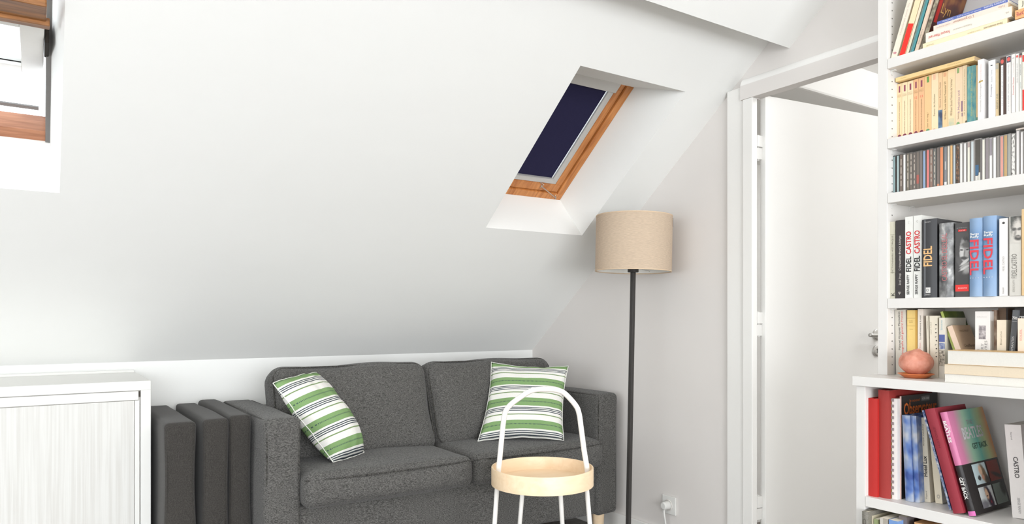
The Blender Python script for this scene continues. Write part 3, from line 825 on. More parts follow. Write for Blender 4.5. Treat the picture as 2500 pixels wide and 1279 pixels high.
# ------------------------------------------------------------------ books
UPZ, DNZ = Vector((0, 0, 1)), Vector((0, 0, -1))
RIGHT, LEFT = Vector((0, -1, 0)), Vector((0, 1, 0))
DIRS = {'u': (UPZ, LEFT), 'd': (DNZ, RIGHT), 'h': (RIGHT, UPZ), 'f': (LEFT, DNZ)}
def ink(c): return plain(c, 0.6, grain=0.0)
def book(label, X, yl, yr, z0, H, depth, col, name='book', pages=M_PAGE, hard=False, lean=0.0, pivot='l', titles=(), bands=(), group='books in the white bookcase',
         cat='book', mat=None, rough=0.5, round_=0.0):
    """standing book, spine towards the room. yl/yr: left and right edge of the spine as seen from the room"""
    T_ = yl - yr
    root = thing(name, label, cat, (X, yl if pivot == 'l' else yr, z0), (math.radians(lean), 0, 0), group)
    ys = -T_ if pivot == 'l' else 0.0        # local y of the right edge
    ye = ys + T_
    t = 0.0022 if hard else 0.0008
    rb = round_ if round_ else (0.0025 if hard else 0.0)
    def bulge(y):
        k = (y - ys) / T_ * 2 - 1
        return -rb * (1 - k * k)
    out = [(depth, ys)] + [(bulge(ys + T_ * k / 6), ys + T_ * k / 6) for k in range(7)] + [(depth, ye)]
    inn = [(depth, ye - t)] + [(bulge(ye - t - (T_ - 2 * t) * k / 6) + t, ye - t - (T_ - 2 * t) * k / 6) for k in range(7)] + [(depth, ys + t)]
    bm = bmesh.new()
    n1 = len(out)
    lo = [bm.verts.new((x, y, 0)) for x, y in out + inn]; hi = [bm.verts.new((x, y, H)) for x, y in out + inn]
    m_ = len(lo)
    for i in range(m_):
        j = (i + 1) % m_
        bm.faces.new((lo[i], lo[j], hi[j], hi[i]))
    for L in (lo, hi):
        for i in range(n1 - 1):
            bm.faces.new((L[i], L[i + 1], L[m_ - 2 - i], L[m_ - 1 - i]))
    cv = obj('cover', bm, mat if mat else plain(col, rough, grain=0.03, scale=90), root)
    if rb: autosmooth(cv, 40)
    e = 0.004 if hard else 0.0004
    box('page_block', (t + 0.0002, ys + t, e), (depth - (0.004 if hard else 0.0), ye - t, H - e), pages, root)
    for (za, zb, c, fa, fb) in bands:
        bm = bmesh.new()
        ya, yb = ye - T_ * fb, ye - T_ * fa
        K_ = 5
        A = [bm.verts.new((bulge(ya + (yb - ya) * k / K_) - 0.0004, ya + (yb - ya) * k / K_, za * H)) for k in range(K_ + 1)]
        C_ = [bm.verts.new((bulge(ya + (yb - ya) * k / K_) - 0.0004, ya + (yb - ya) * k / K_, zb * H)) for k in range(K_ + 1)]
        for k in range(K_): bm.faces.new((A[k], A[k + 1], C_[k + 1], C_[k]))
        autosmooth(obj('spine_band', bm, c if isinstance(c, bpy.types.Material) else plain(c, rough, grain=0.03, scale=90), root), 40)
    for ti in titles:
        s_, dr, za, zb, fa, fb, c = ti       # text, reading direction, height range and width range (fractions)
        al, up = DIRS[dr]
        zc = (za + zb) / 2 * H; yc = ye - T_ * (fa + fb) / 2
        if dr in 'ud': Ln, Ht = (zb - za) * H, (fb - fa) * T_
        else: Ln, Ht = (fb - fa) * T_, (zb - za) * H
        lettering(s_, (-0.0008, yc, zc), al, up, Ln, Ht, ink(c), root, 'title', warp=lambda p: Vector((p.x - rb, p.y, p.z)))
    return root, (ys, ye, T_)

def bk(label, X, pl, pr, ytop, z0, depth, col, zref=None, **kw):
    yl, d0 = on_x(pl, X); yr, d1 = on_x(pr, X)
    H = z_at(ytop, d0) - z0
    return book(label, X, yl - 0.0003, yr + 0.0003, z0, H, depth, col, **kw)

def soft_print(name, base, blobs, axes=('Y', 'Z'), rough=0.35, grain=0.12):
    """printed photograph: soft-edged colour areas laid over one another; blob = (c0, c1, r0, r1, tilt, softness, colour)"""
    m, n, l, b = new_mat(name)
    tc = n.new('ShaderNodeTexCoord'); sp = n.new('ShaderNodeSeparateXYZ'); l.new(tc.outputs['Object'], sp.inputs[0])
    A_, B_ = sp.outputs[axes[0]], sp.outputs[axes[1]]
    nz = n.new('ShaderNodeTexNoise'); nz.inputs['Scale'].default_value = 160; nz.inputs['Detail'].default_value = 3; l.new(tc.outputs['Object'], nz.inputs['Vector'])
    def mt_(op, *a):
        nd = n.new('ShaderNodeMath'); nd.operation = op
        for i, v in enumerate(a):
            if isinstance(v, (int, float)): nd.inputs[i].default_value = v
            else: l.new(v, nd.inputs[i])
        return nd.outputs[0]
    rgb = n.new('ShaderNodeRGB'); rgb.outputs[0].default_value = srgb(base); cur = rgb.outputs[0]
    for c0, c1, r0, r1, tilt, sf, col in blobs:
        da = mt_('SUBTRACT', A_, c0); db = mt_('SUBTRACT', B_, c1)
        ca, sa = math.cos(tilt), math.sin(tilt)
        u_ = mt_('DIVIDE', mt_('ADD', mt_('MULTIPLY', da, ca), mt_('MULTIPLY', db, sa)), r0)
        v_ = mt_('DIVIDE', mt_('SUBTRACT', mt_('MULTIPLY', db, ca), mt_('MULTIPLY', da, sa)), r1)
        d_ = mt_('SQRT', mt_('ADD', mt_('MULTIPLY', u_, u_), mt_('MULTIPLY', v_, v_)))
        d_ = mt_('ADD', d_, mt_('MULTIPLY', mt_('SUBTRACT', nz.outputs['Fac'], 0.5), 0.5))
        mr = n.new('ShaderNodeMapRange'); mr.interpolation_type = 'SMOOTHSTEP'
        mr.inputs['From Min'].default_value = 1 + sf; mr.inputs['From Max'].default_value = 1 - sf
        l.new(d_, mr.inputs['Value'])
        mx = n.new('ShaderNodeMix'); mx.data_type = 'RGBA'; mx.inputs[7].default_value = srgb(col)
        l.new(mr.outputs[0], mx.inputs[0]); l.new(cur, mx.inputs[6]); cur = mx.outputs[2]
    l.new(cur, b.inputs['Base Color']); b.inputs['Roughness'].default_value = rough
    return m
BLK = (40, 38, 38); WHT = (244, 242, 238)
# ---- shelf D: the row of tall biographies at eye level
G = 'tall paperbacks on the eye-level shelf'
bk('thin cream paperback with grey lettering, leftmost on the eye-level shelf', 2.274, 2172.5, 2185.6, 542, ZD, 0.150, (206, 202, 184), group=G,
   titles=[('DICTIONNAIRE HISTORIQUE', 'u', 0.33, 0.82, 0.35, 0.70, (120, 116, 98)), ('K', 'u', 0.035, 0.08, 0.3, 0.9, (50, 48, 42))], bands=[(0.335, 0.34, (150, 146, 126), 0.1, 0.9), (0.83, 0.835, (150, 146, 126), 0.1, 0.9)])
bk('black paperback with small white Greek lettering on the eye-level shelf', 2.270, 2186.6, 2209.7, 538.5, ZD, 0.150, (62, 58, 58), group=G,
   titles=[('Σερζ Ραφί', 'u', 0.17, 0.32, 0.35, 0.62, (226, 222, 214)), ('Ο άγνωστος Φιντέλ Κάστρο', 'u', 0.36, 0.80, 0.33, 0.62, (232, 228, 220)), ('Ψ', 'h', 0.05, 0.085, 0.3, 0.55, (226, 222, 214))])
for lab, a, b, yt in (('white paperback with black and red capitals, left one of the matching pair', 2209.7, 2228.9, 530), ('white paperback with black and red capitals, right one of the matching pair', 2229.7, 2250.4, 527)):
    bk(lab, 2.268, a, b, yt, ZD, 0.155, (236, 235, 230), group=G,
       titles=[('*SERGE RAFFY', 'u', 0.045, 0.29, 0.22, 0.55, (66, 64, 62)), ('*FIDEL', 'u', 0.325, 0.51, 0.12, 0.80, (38, 36, 36)), ('*CASTRO', 'u', 0.54, 0.82, 0.12, 0.80, (214, 52, 58)), ('C', 'h', 0.915, 0.94, 0.4, 0.56, (180, 178, 172))])
bk('thick black hardback with orange capitals and a small white emblem', 2.262, 2251.3, 2288, 536.6, ZD, 0.155, (66, 66, 68), group=G, hard=True, round_=0.004, rough=0.3,
   titles=[('*FIDEL', 'u', 0.40, 0.655, 0.14, 0.72, (236, 190, 132)), ('VERBO', 'h', 0.030, 0.047, 0.24, 0.60, (226, 224, 220)), ('VERSO INEDITO', 'h', 0.955, 0.968, 0.22, 0.62, (214, 212, 208)), ('O', 'h', 0.078, 0.112, 0.32, 0.50, (60, 60, 62))],
   bands=[(0.060, 0.130, (232, 230, 226), 0.24, 0.60), (0.02, 0.99, (112, 114, 118), 0.15, 0.28)])
bk('orange and black book set back behind the thick black hardback', 2.300, 2288.5, 2301, 537, ZD, 0.132, (206, 142, 78), group=G, pages=M_PAGEO, bands=[(0.0, 0.74, (52, 48, 48), 0.0, 1.0)])
M_WRAP = patches('crumpled_silver_wrap', [(78, 78, 80), (112, 112, 112), (150, 150, 150), (214, 214, 212)], 26, (1, 1.6, 1), 0.12, 6)
nt = M_WRAP.node_tree; b_ = nt.nodes['Principled BSDF']
bp = nt.nodes.new('ShaderNodeBump'); bp.inputs['Strength'].default_value = 0.9; bp.inputs['Distance'].default_value = 0.004
nt.links.new([n for n in nt.nodes if n.type == 'TEX_NOISE'][0].outputs['Fac'], bp.inputs['Height']); nt.links.new(bp.outputs['Normal'], b_.inputs['Normal'])
bk('dark grey book in crumpled shrink wrap with pale red lettering', 2.262, 2293, 2328, 546, ZD, 0.155, (110, 110, 112), group=G, mat=M_WRAP, hard=True, round_=0.005,
   titles=[('CASTRO EL DESLEAL', 'u', 0.22, 0.86, 0.24, 0.62, (196, 120, 122))])
r_, (ys, ye, T_) = bk('dark grey paperback with a pensive portrait and a red band on its spine', 2.262, 2331.6, 2367, 545, ZD, 0.155, (82, 80, 80), group=G, rough=0.35,
   bands=[(0.075, 0.165, (232, 62, 58), 0.02, 0.96), (0.880, 0.908, (214, 52, 50), 0.22, 0.80)],
   titles=[('BIOGRAPHIE', 'h', 0.112, 0.128, 0.22, 0.84, (246, 220, 214)), ('Serge Raffy', 'h', 0.888, 0.900, 0.30, 0.72, (244, 230, 226)), ('archipoche', 'h', 0.925, 0.934, 0.12, 0.86, (190, 188, 184))])
# portrait print: soft grey head resting on a hand
Hd = z_at(545, on_x(2331.6, 2.262)[1]) - ZD
def yy(f): return ye - T_ * f
def print_rect(parent, name, y0, y1, z0, z1, m_, x=-0.0005):
    bm = bmesh.new(); quad(bm, ((x, y0, z0), (x, y1, z0), (x, y1, z1), (x, y0, z1)))
    return obj(name, bm, m_, parent)
SK, SK2, DK = (172, 170, 168), (206, 204, 202), (70, 68, 68)
pm = soft_print('grey_portrait_print', (80, 78, 78), [
    (yy(0.74), 0.62 * Hd, 0.0140, 0.040, 0.0, 0.25, (60, 58, 58)), (yy(0.66), 0.590 * Hd, 0.0125, 0.034, 0.0, 0.22, SK), (yy(0.50), 0.600 * Hd, 0.0060, 0.030, 0.0, 0.5, SK2),
    (yy(0.78), 0.695 * Hd, 0.0150, 0.010, 0.0, 0.5, (96, 94, 92)), (yy(0.46), 0.632 * Hd, 0.0048, 0.0022, 0.1, 0.5, (60, 58, 58)), (yy(0.86), 0.632 * Hd, 0.0040, 0.0022, -0.1, 0.5, (70, 68, 68)),
    (yy(0.66), 0.585 * Hd, 0.0022, 0.014, 0.1, 0.6, (132, 130, 128)), (yy(0.62), 0.520 * Hd, 0.0110, 0.0050, 0.1, 0.5, (78, 76, 76)), (yy(0.36), 0.470 * Hd, 0.0080, 0.018, -0.5, 0.4, (96, 94, 94)),
    (yy(0.70), 0.470 * Hd, 0.0038, 0.017, 0.9, 0.35, SK2), (yy(0.74), 0.430 * Hd, 0.0038, 0.018, 1.0, 0.35, SK), (yy(0.72), 0.392 * Hd, 0.0036, 0.017, 1.05, 0.35, SK2), (yy(0.84), 0.350 * Hd, 0.0080, 0.014, 0.8, 0.4, SK),
    (yy(0.60), 0.22 * Hd, 0.0250, 0.022, 0.5, 0.5, DK)])
print_rect(r_, 'portrait', yy(0.02), yy(0.98), 0.17 * Hd, 0.86 * Hd, pm)
for lab, a, b, yt in (('blue hardback with large red capitals, left one of the pair', 2367, 2399.3, 534.5), ('blue hardback with large red capitals, right one of the pair', 2400, 2433.5, 529)):
    bk(lab, 2.258, a, b, yt, ZD, 0.155, (130, 158, 192), group=G, hard=True, round_=0.006, rough=0.35, mat=patches('clouded_blue_print', [(112, 146, 186), (136, 164, 198), (150, 176, 206)], 14, (1, 1, 0.6)),
       titles=[('*Serge', 'h', 0.775, 0.812, 0.14, 0.80, WHT), ('*Raffy', 'h', 0.742, 0.775, 0.14, 0.80, WHT), ('*FIDEL', 'd', 0.275, 0.725, 0.10, 0.78, (222, 72, 84)), ('★ ★ ★ ★', 'h', 0.232, 0.245, 0.08, 0.82, (214, 220, 228))])
bk('plain white paperback with faint grey lettering and a small black emblem at the top', 2.256, 2439.5, 2460.5, 534, ZD, 0.150, (242, 238, 236), group=G,
   titles=[('FIDEL CASTRO', 'u', 0.32, 0.51, 0.40, 0.62, (168, 164, 160)), ('MAXIM', 'u', 0.03, 0.11, 0.40, 0.58, (150, 146, 142)), ('●', 'h', 0.925, 0.955, 0.36, 0.68, (84, 82, 80))])
r_, (ys, ye, T_) = bk('pale grey paperback with a dark photo at the top and tall thin capitals', 2.254, 2464, 2493, 529, ZD, 0.150, (214, 210, 202), group=G,
   titles=[('FIDELCASTRO', 'u', 0.22, 0.525, 0.20, 0.66, (122, 118, 112)), ('SERGE RAFFY', 'u', 0.045, 0.20, 0.30, 0.48, (168, 164, 156))],
   )
def yy2(f): return ye - T_ * f
Hd = z_at(529, on_x(2464, 2.254)[1]) - ZD
pm = soft_print('pale_portrait_print', (206, 202, 194), [
    (yy2(0.70), 0.96 * Hd, 0.0150, 0.042, 0.2, 0.3, (62, 62, 60)), (yy2(0.30), 0.93 * Hd, 0.0080, 0.026, -0.3, 0.5, (92, 92, 88)), (yy2(0.74), 0.80 * Hd, 0.0130, 0.034, 0.0, 0.4, (216, 210, 202)),
    (yy2(0.42), 0.835 * Hd, 0.0060, 0.0045, 0.2, 0.5, (96, 94, 90)), (yy2(0.88), 0.835 * Hd, 0.0060, 0.0040, -0.2, 0.5, (110, 108, 104)), (yy2(0.50), 0.785 * Hd, 0.0030, 0.008, 0.2, 0.6, (160, 154, 148)),
    (yy2(0.76), 0.725 * Hd, 0.0100, 0.0070, 0.2, 0.4, (88, 86, 82)), (yy2(0.78), 0.735 * Hd, 0.0060, 0.0018, 0.1, 0.5, (170, 160, 154))])
print_rect(r_, 'portrait', yy2(0.10), yy2(1.0), 0.66 * Hd, 0.998 * Hd, pm)
bk('tall pale orange hardback at the right end of the eye-level shelf', 2.252, 2494, 2516, 511, ZD, 0.155, (248, 214, 164), group=G, hard=True)

# ---- shelf B: pocket paperbacks
G = 'pocket paperbacks on the second shelf'
TAN1, TAN2, TAN3, PEACH = (238, 206, 158), (242, 214, 172), (243, 222, 184), (236, 188, 142)
ZP = ZB_
INKB = (120, 92, 62)
def pocket(label, a, b, yt, col, X=2.316, **kw):
    return bk(label, X, a, b, yt, ZP, 0.106, col, group=G, pages=M_PAGEO, **kw)
ttl = 'Nouvelle histoire de la France contemporaine'
ORD = ['first', 'second', 'third', 'fourth', 'fifth', 'sixth', 'seventh', 'eighth', 'ninth', 'tenth', 'eleventh', 'twelfth', 'thirteenth', 'fourteenth', 'fifteenth', 'sixteenth', 'seventeenth', 'eighteenth', 'nineteenth', 'twentieth']
PUR = (150, 78, 98)
for k, (a, b, yt, c, num) in enumerate(((2190, 2202, 206, TAN2, None), (2202, 2215.7, 203, TAN3, None), (2215.7, 2229.8, 199.5, TAN3, None), (2229.8, 2242.7, 195, PEACH, '12'), (2242.7, 2257, 191.5, PEACH, '13'))):
    tl = [(ttl, 'u', 0.13, 0.64 if num else 0.68, 0.38, 0.64, INKB), ('Jean-Pierre', 'h', 0.800, 0.812, 0.12, 0.88, (170, 140, 100)), ('Azema', 'h', 0.782, 0.794, 0.12, 0.88, (170, 140, 100)), ('De Munich', 'h', 0.764, 0.776, 0.12, 0.88, (170, 140, 100))]
    tl.append(('●', 'h', 0.045, 0.112, 0.18, 0.84, (130, 62, 80)))
    if num: tl.append((num, 'h', 0.665, 0.705, 0.30, 0.74, (240, 120, 100)))
    pocket(('tan' if k < 1 else 'pale cream' if k < 3 else 'peach') + ' pocket paperback with a purple tab, ' + ORD[k] + ' from the left upright', a, b, yt, c,
           titles=tl, bands=[(0.845, 0.955, PUR, 0.36, 0.66)])
pocket('orange-tan pocket paperback with a bright green tab', 2257, 2274, 187, (240, 198, 146), bands=[(0.885, 0.985, (104, 160, 84), 0.36, 0.66), ], titles=[('Sous son rang !', 'u', 0.13, 0.38, 0.36, 0.62, (140, 112, 76)), ('●', 'h', 0.05, 0.11, 0.24, 0.76, (120, 164, 120))])
pocket('cream pocket paperback with a pale pink tab, right of the green tab', 2274, 2290.7, 182, (244, 222, 184), bands=[(0.90, 0.99, (240, 196, 166), 0.25, 0.62)], titles=[('Ferrer de Arnhem', 'u', 0.30, 0.66, 0.30, 0.58, (146, 136, 108)), ('●', 'h', 0.04, 0.09, 0.16, 0.68, (224, 160, 130))])
pocket('thin tan pocket paperback with a blue seascape at its foot', 2290.7, 2301, 179, (238, 202, 158), bands=[(0.0, 0.38, patches('seascape_print', [(60, 72, 100), (104, 136, 164), (150, 172, 186)], 50, (1, 1, 0.5)), 0.0, 1.0)], titles=[('Simone Francis Scott', 'u', 0.42, 0.84, 0.28, 0.62, (150, 128, 108))])
pocket('tan pocket paperback with grey cursive title, left of the two cursive ones', 2301, 2314.5, 177, (240, 206, 158), bands=[(0.92, 0.985, (230, 176, 136), 0.2, 0.7)], titles=[('William Scott Island Potential W', 'u', 0.20, 0.84, 0.32, 0.70, (140, 124, 92))])
pocket('pale pocket paperback with grey cursive title, right of the two cursive ones', 2314.5, 2332, 171.5, (246, 218, 176), titles=[('William Scott Francis de Vernes !', 'u', 0.24, 0.86, 0.30, 0.62, (150, 134, 108))], bands=[(0.0, 0.20, patches('faded_foot_print', [(206, 206, 176), (236, 214, 172)], 60), 0.1, 0.9)])
pocket('pinkish pocket paperback with a small green tab and a purple flower', 2332, 2350.5, 166.5, (245, 216, 182), bands=[(0.905, 0.99, (150, 176, 118), 0.24, 0.54), (0.27, 0.44, (150, 118, 138), 0.82, 1.0), (0.19, 0.25, (160, 130, 140), 0.86, 1.0)], titles=[('A Matthias and', 'u', 0.25, 0.62, 0.34, 0.62, (170, 140, 160)), ('Steinbeck', 'u', 0.16, 0.26, 0.3, 0.5, (180, 160, 130)), ('●', 'h', 0.05, 0.115, 0.16, 0.62, (140, 176, 128))])
pocket('narrow cream pocket paperback left of the teal one', 2350.5, 2361, 161, (246, 222, 186), titles=[('LES BONNES INTENTIONS Paul J. Watson', 'u', 0.2, 0.94, 0.28, 0.62, (180, 156, 110))], bands=[(0.0, 0.11, (110, 104, 84), 0.6, 1.0)])
pocket('teal pocket paperback with yellow-green lettering', 2361.2, 2382.5, 163.5, (104, 164, 164), X=2.312, mat=patches('teal_brush_print', [(74, 142, 158), (108, 166, 164), (140, 178, 164)], 40, (1, 3, 1)), titles=[('Stephanie Perkins', 'u', 0.16, 0.88, 0.42, 0.66, (190, 196, 140))])
pocket('very narrow pale orange paperback between the teal and the white ones', 2382.7, 2387, 160, (244, 210, 160), X=2.314, bands=[(0.0, 0.13, (120, 160, 140), 0.0, 1.0)])
bk('white paperback with a tiny gold ornament, right of the teal book', 2.296, 2387, 2402, 147, ZP, 0.12, (246, 242, 240), group=G, pages=M_PAGEW, titles=[('Nouvelles Mythologies', 'u', 0.17, 0.62, 0.36, 0.66, (180, 176, 170)), ('Roland Barthes', 'u', 0.68, 0.92, 0.40, 0.62, (240, 206, 200))], bands=[(0.645, 0.665, (186, 158, 84), 0.22, 0.86), (0.632, 0.645, (200, 176, 110), 0.15, 0.5)])
bk('white paperback with a small black title, second right of the gold ornament', 2.300, 2413, 2430, 149, ZP, 0.12, (244, 243, 242), group=G, pages=M_PAGEW, titles=[('Montaigne', 'u', 0.40, 0.60, 0.32, 0.58, (112, 98, 120)), ('Essais Tome', 'u', 0.64, 0.84, 0.36, 0.58, (186, 184, 190)), ('▬', 'h', 0.905, 0.92, 0.34, 0.62, (70, 70, 72))])
bk('narrow beige paperback with a grey top among the white ones', 2.304, 2430.3, 2438.8, 156, ZP, 0.11, (238, 214, 172), group=G, titles=[('RECITS 1945', 'u', 0.20, 0.46, 0.3, 0.76, (140, 140, 130))], bands=[(0.90, 0.985, (204, 198, 184), 0.1, 0.9)])
bk('dark brown paperback with a white spine strip and a red rosette', 2.296, 2442, 2456.5, 141.5, ZP, 0.12, (96, 76, 70), group=G, bands=[(0.0, 0.87, (240, 238, 236), 0.12, 0.52)], titles=[('●', 'h', 0.895, 0.965, 0.08, 0.62, (226, 106, 96)), ('REVUE DES DEUX MONDES', 'u', 0.2, 0.84, 0.26, 0.42, (160, 160, 166))])
bk('white paperback with a red rosette on a navy top, right of the dark brown one', 2.292, 2457, 2468.5, 137.5, ZP, 0.12, (242, 238, 234), group=G, bands=[(0.89, 0.99, (84, 84, 104), 0.1, 0.95)], titles=[('●', 'h', 0.905, 0.975, 0.14, 0.88, (228, 106, 100)), ('ETE HIVER SOLEIL Isaac Harvey', 'u', 0.1, 0.86, 0.34, 0.64, (168, 168, 170))])
bk('white paperback with a thin red title near the right end of the second shelf', 2.290, 2469, 2479.4, 133.5, ZP, 0.12, (244, 240, 235), group=G, titles=[('Fernando Pessoa', 'u', 0.34, 0.62, 0.34, 0.64, (216, 110, 104)), ('L Intranquille', 'u', 0.66, 0.86, 0.36, 0.60, (214, 190, 186)), ('▬', 'h', 0.93, 0.938, 0.3, 0.7, (150, 150, 150))])
bk('slim white paperback with a small red dot at its top', 2.288, 2480, 2488, 132, ZP, 0.12, (243, 240, 234), group=G, titles=[('●', 'h', 0.935, 0.975, 0.1, 0.8, (226, 112, 104)), ('SEULE DANS LA NUIT', 'u', 0.52, 0.84, 0.3, 0.66, (176, 174, 172))])
bk('slim white paperback with a red and dark top', 2.286, 2488.7, 2495, 131, ZP, 0.12, (242, 240, 232), group=G, bands=[(0.965, 1.0, (96, 92, 92), 0, 1), (0.93, 0.965, (230, 96, 90), 0.0, 0.9)], titles=[('ROMAN NOIR', 'u', 0.64, 0.82, 0.3, 0.66, (120, 122, 124)), ('poche', 'u', 0.42, 0.52, 0.3, 0.66, (120, 150, 150))])
bk('white paperback with a big red block at the right end of the second shelf', 2.284, 2495.3, 2512, 128, ZP, 0.12, (236, 232, 220), group=G, bands=[(0.0, 0.38, (232, 64, 58), 0.05, 1.0), (0.84, 0.95, (232, 80, 74), 0.05, 0.9)])
# the long paperback lying on top of the pocket row
def lying(label, X, pl, pr, z0, thick, depth, col, titles=(), group=None, pages=M_PAGE, name='book', fore=False, hard=False, rotz=0.0, open_=0.0):
    """book lying flat; the spine (or the fore edge) faces the room"""
    yl, _ = on_x(pl, X); yr, _ = on_x(pr, X)
    L_ = yl - yr
    root = thing(name, label, 'book', (X, (yl + yr) / 2, z0), (0, 0, math.radians(rotz)), group)
    t = 0.0022 if hard else 0.0009
    cm = plain(col, 0.5, grain=0.03, scale=90)
    bm = bmesh.new()
    add_box(bm, (0, -L_ / 2, 0), (depth, L_ / 2, t)); add_box(bm, (0, -L_ / 2, thick - t), (depth, L_ / 2, thick))
    if fore: add_box(bm, (depth - t, -L_ / 2, t), (depth, L_ / 2, thick - t))
    else: add_box(bm, (0, -L_ / 2, t), (t, L_ / 2, thick - t))
    obj('cover', bm, cm, root)
    x0, x1 = (0.0015, depth - t) if fore else (t, depth - 0.001)
    e = 0.003 if hard else 0.0006
    box('page_block', (x0, -L_ / 2 + e, t), (x1, L_ / 2 - e, thick - t), pages, root)
    for s_, dr, fa, fb, za, zb, c in titles:
        al, up = DIRS[dr]
        lettering(s_, (-0.0006, L_ / 2 - L_ * (fa + fb) / 2, (za + zb) / 2 * thick), al, up, (fb - fa) * L_, (zb - za) * thick, ink(c), root, 'title')
    return root
lying('long tan paperback lying flat on top of the pocket row', 2.300, 2186.5, 2379, 1.8375, 0.0125, 0.118, (246, 214, 154), group=G, pages=M_PAGEO, titles=[('Stephen', 'h', 0.07, 0.15, 0.35, 0.6, (190, 156, 96)), ('Maison de poche', 'h', 0.68, 0.84, 0.35, 0.6, (190, 156, 96))])

# ---- shelf C: the row of CD cases
G = 'CD cases in a row on the third shelf'
CDS = [  # left, right pixel, strip colour, strip share, colour word, extra
 (2179.4, 2188.2, (150, 176, 178), (0.22, 0.62), 'pale teal', None), (2188.6, 2196.7, (176, 196, 196), (0.2, 0.7), 'pale blue-grey', None),
 (2196.7, 2204.7, (122, 108, 98), (0.1, 0.85), 'taupe', 'w'), (2205, 2212.8, (236, 234, 230), (0.1, 0.7), 'white', None),
 (2213, 2221, (128, 120, 106), (0.1, 0.85), 'olive grey', 'w'), (2221, 2229, (122, 112, 104), (0.1, 0.85), 'brown-grey', 'w'),
 (2229, 2237, (120, 110, 104), (0.1, 0.85), 'grey-brown', 'w'), (2237, 2245, (124, 114, 106), (0.1, 0.85), 'brown and red', 'r'),
 (2245, 2252.7, (132, 122, 118), (0.1, 0.85), 'mauve-grey', None), (2253, 2261, (152, 176, 208), (0.12, 0.72), 'light blue', None),
 (2261.5, 2270, (222, 132, 128), (0.12, 0.82), 'coral red', None), (2270, 2278, (150, 122, 110), (0.1, 0.85), 'rosy brown', 'w'),
 (2278, 2286.5, (124, 122, 118), (0.1, 0.85), 'mid grey', 'w'), (2287, 2294.8, (126, 114, 108), (0.1, 0.85), 'brown with an orange foot', 'o'),
 (2295, 2304, (230, 148, 104), (0.06, 0.8), 'bright orange', None), (2304.6, 2312.8, (136, 138, 142), (0.1, 0.85), 'grey with a white foot', 'f'),
 (2313, 2319.5, (232, 224, 210), (0.1, 0.85), 'cream white', None), (2319.7, 2326.7, (228, 184, 128), (0.08, 0.82), 'tan orange', None),
 (2327, 2333.6, (198, 206, 210), (0.1, 0.8), 'pale silver blue', None), (2333.8, 2342.7, (92, 80, 70), (0.04, 0.96), 'dark patterned', 'p'),
 (2343, 2352, (236, 234, 230), (0.15, 0.65), 'chalk white', None), (2352, 2360.6, (238, 236, 234), (0.2, 0.72), 'plain white', None),
 (2361, 2369.4, (238, 232, 216), (0.2, 0.76), 'ivory', 't'), (2370, 2378.4, (206, 214, 216), (0.15, 0.8), 'ice blue', None),
 (2378.8, 2396, (88, 84, 78), (0.12, 0.9), 'wide charcoal box set', 'b'), (2397, 2405.5, (238, 234, 220), (0.2, 0.8), 'cream', None),
 (2406, 2414, (150, 142, 144), (0.1, 0.85), 'dusty mauve', None), (2414.4, 2424, (234, 232, 230), (0.2, 0.76), 'white with a mauve top', 'm'),
 (2425, 2432.5, (242, 240, 238), (0.06, 0.82), 'bright white', None), (2432.7, 2440.5, (150, 144, 138), (0.1, 0.85), 'stone grey', None),
 (2441, 2450.7, (226, 160, 148), (0.2, 0.8), 'salmon pink', None), (2451, 2459.5, (198, 166, 116), (0.06, 0.88), 'ochre', None),
 (2460, 2468.4, (168, 170, 164), (0.1, 0.85), 'sage grey', None), (2469, 2479.6, (234, 230, 224), (0.06, 0.8), 'white with black speckles', 's'),
 (2480.4, 2490.4, (238, 232, 230), (0.15, 0.72), 'tall white', 'l'), (2491, 2499, (240, 236, 234), (0.15, 0.75), 'clear-edged white', None), (2499.4, 2508, (190, 186, 182), (0.1, 0.85), 'light grey end', None)]
M_CASE = plain((104, 101, 97), 0.18, grain=0.06, scale=40, spec=0.6)
M_CASEL = plain((158, 154, 150), 0.18, grain=0.06, scale=40, spec=0.6)
M_CASED = plain((66, 66, 64), 0.18, grain=0.06, scale=40, spec=0.6)
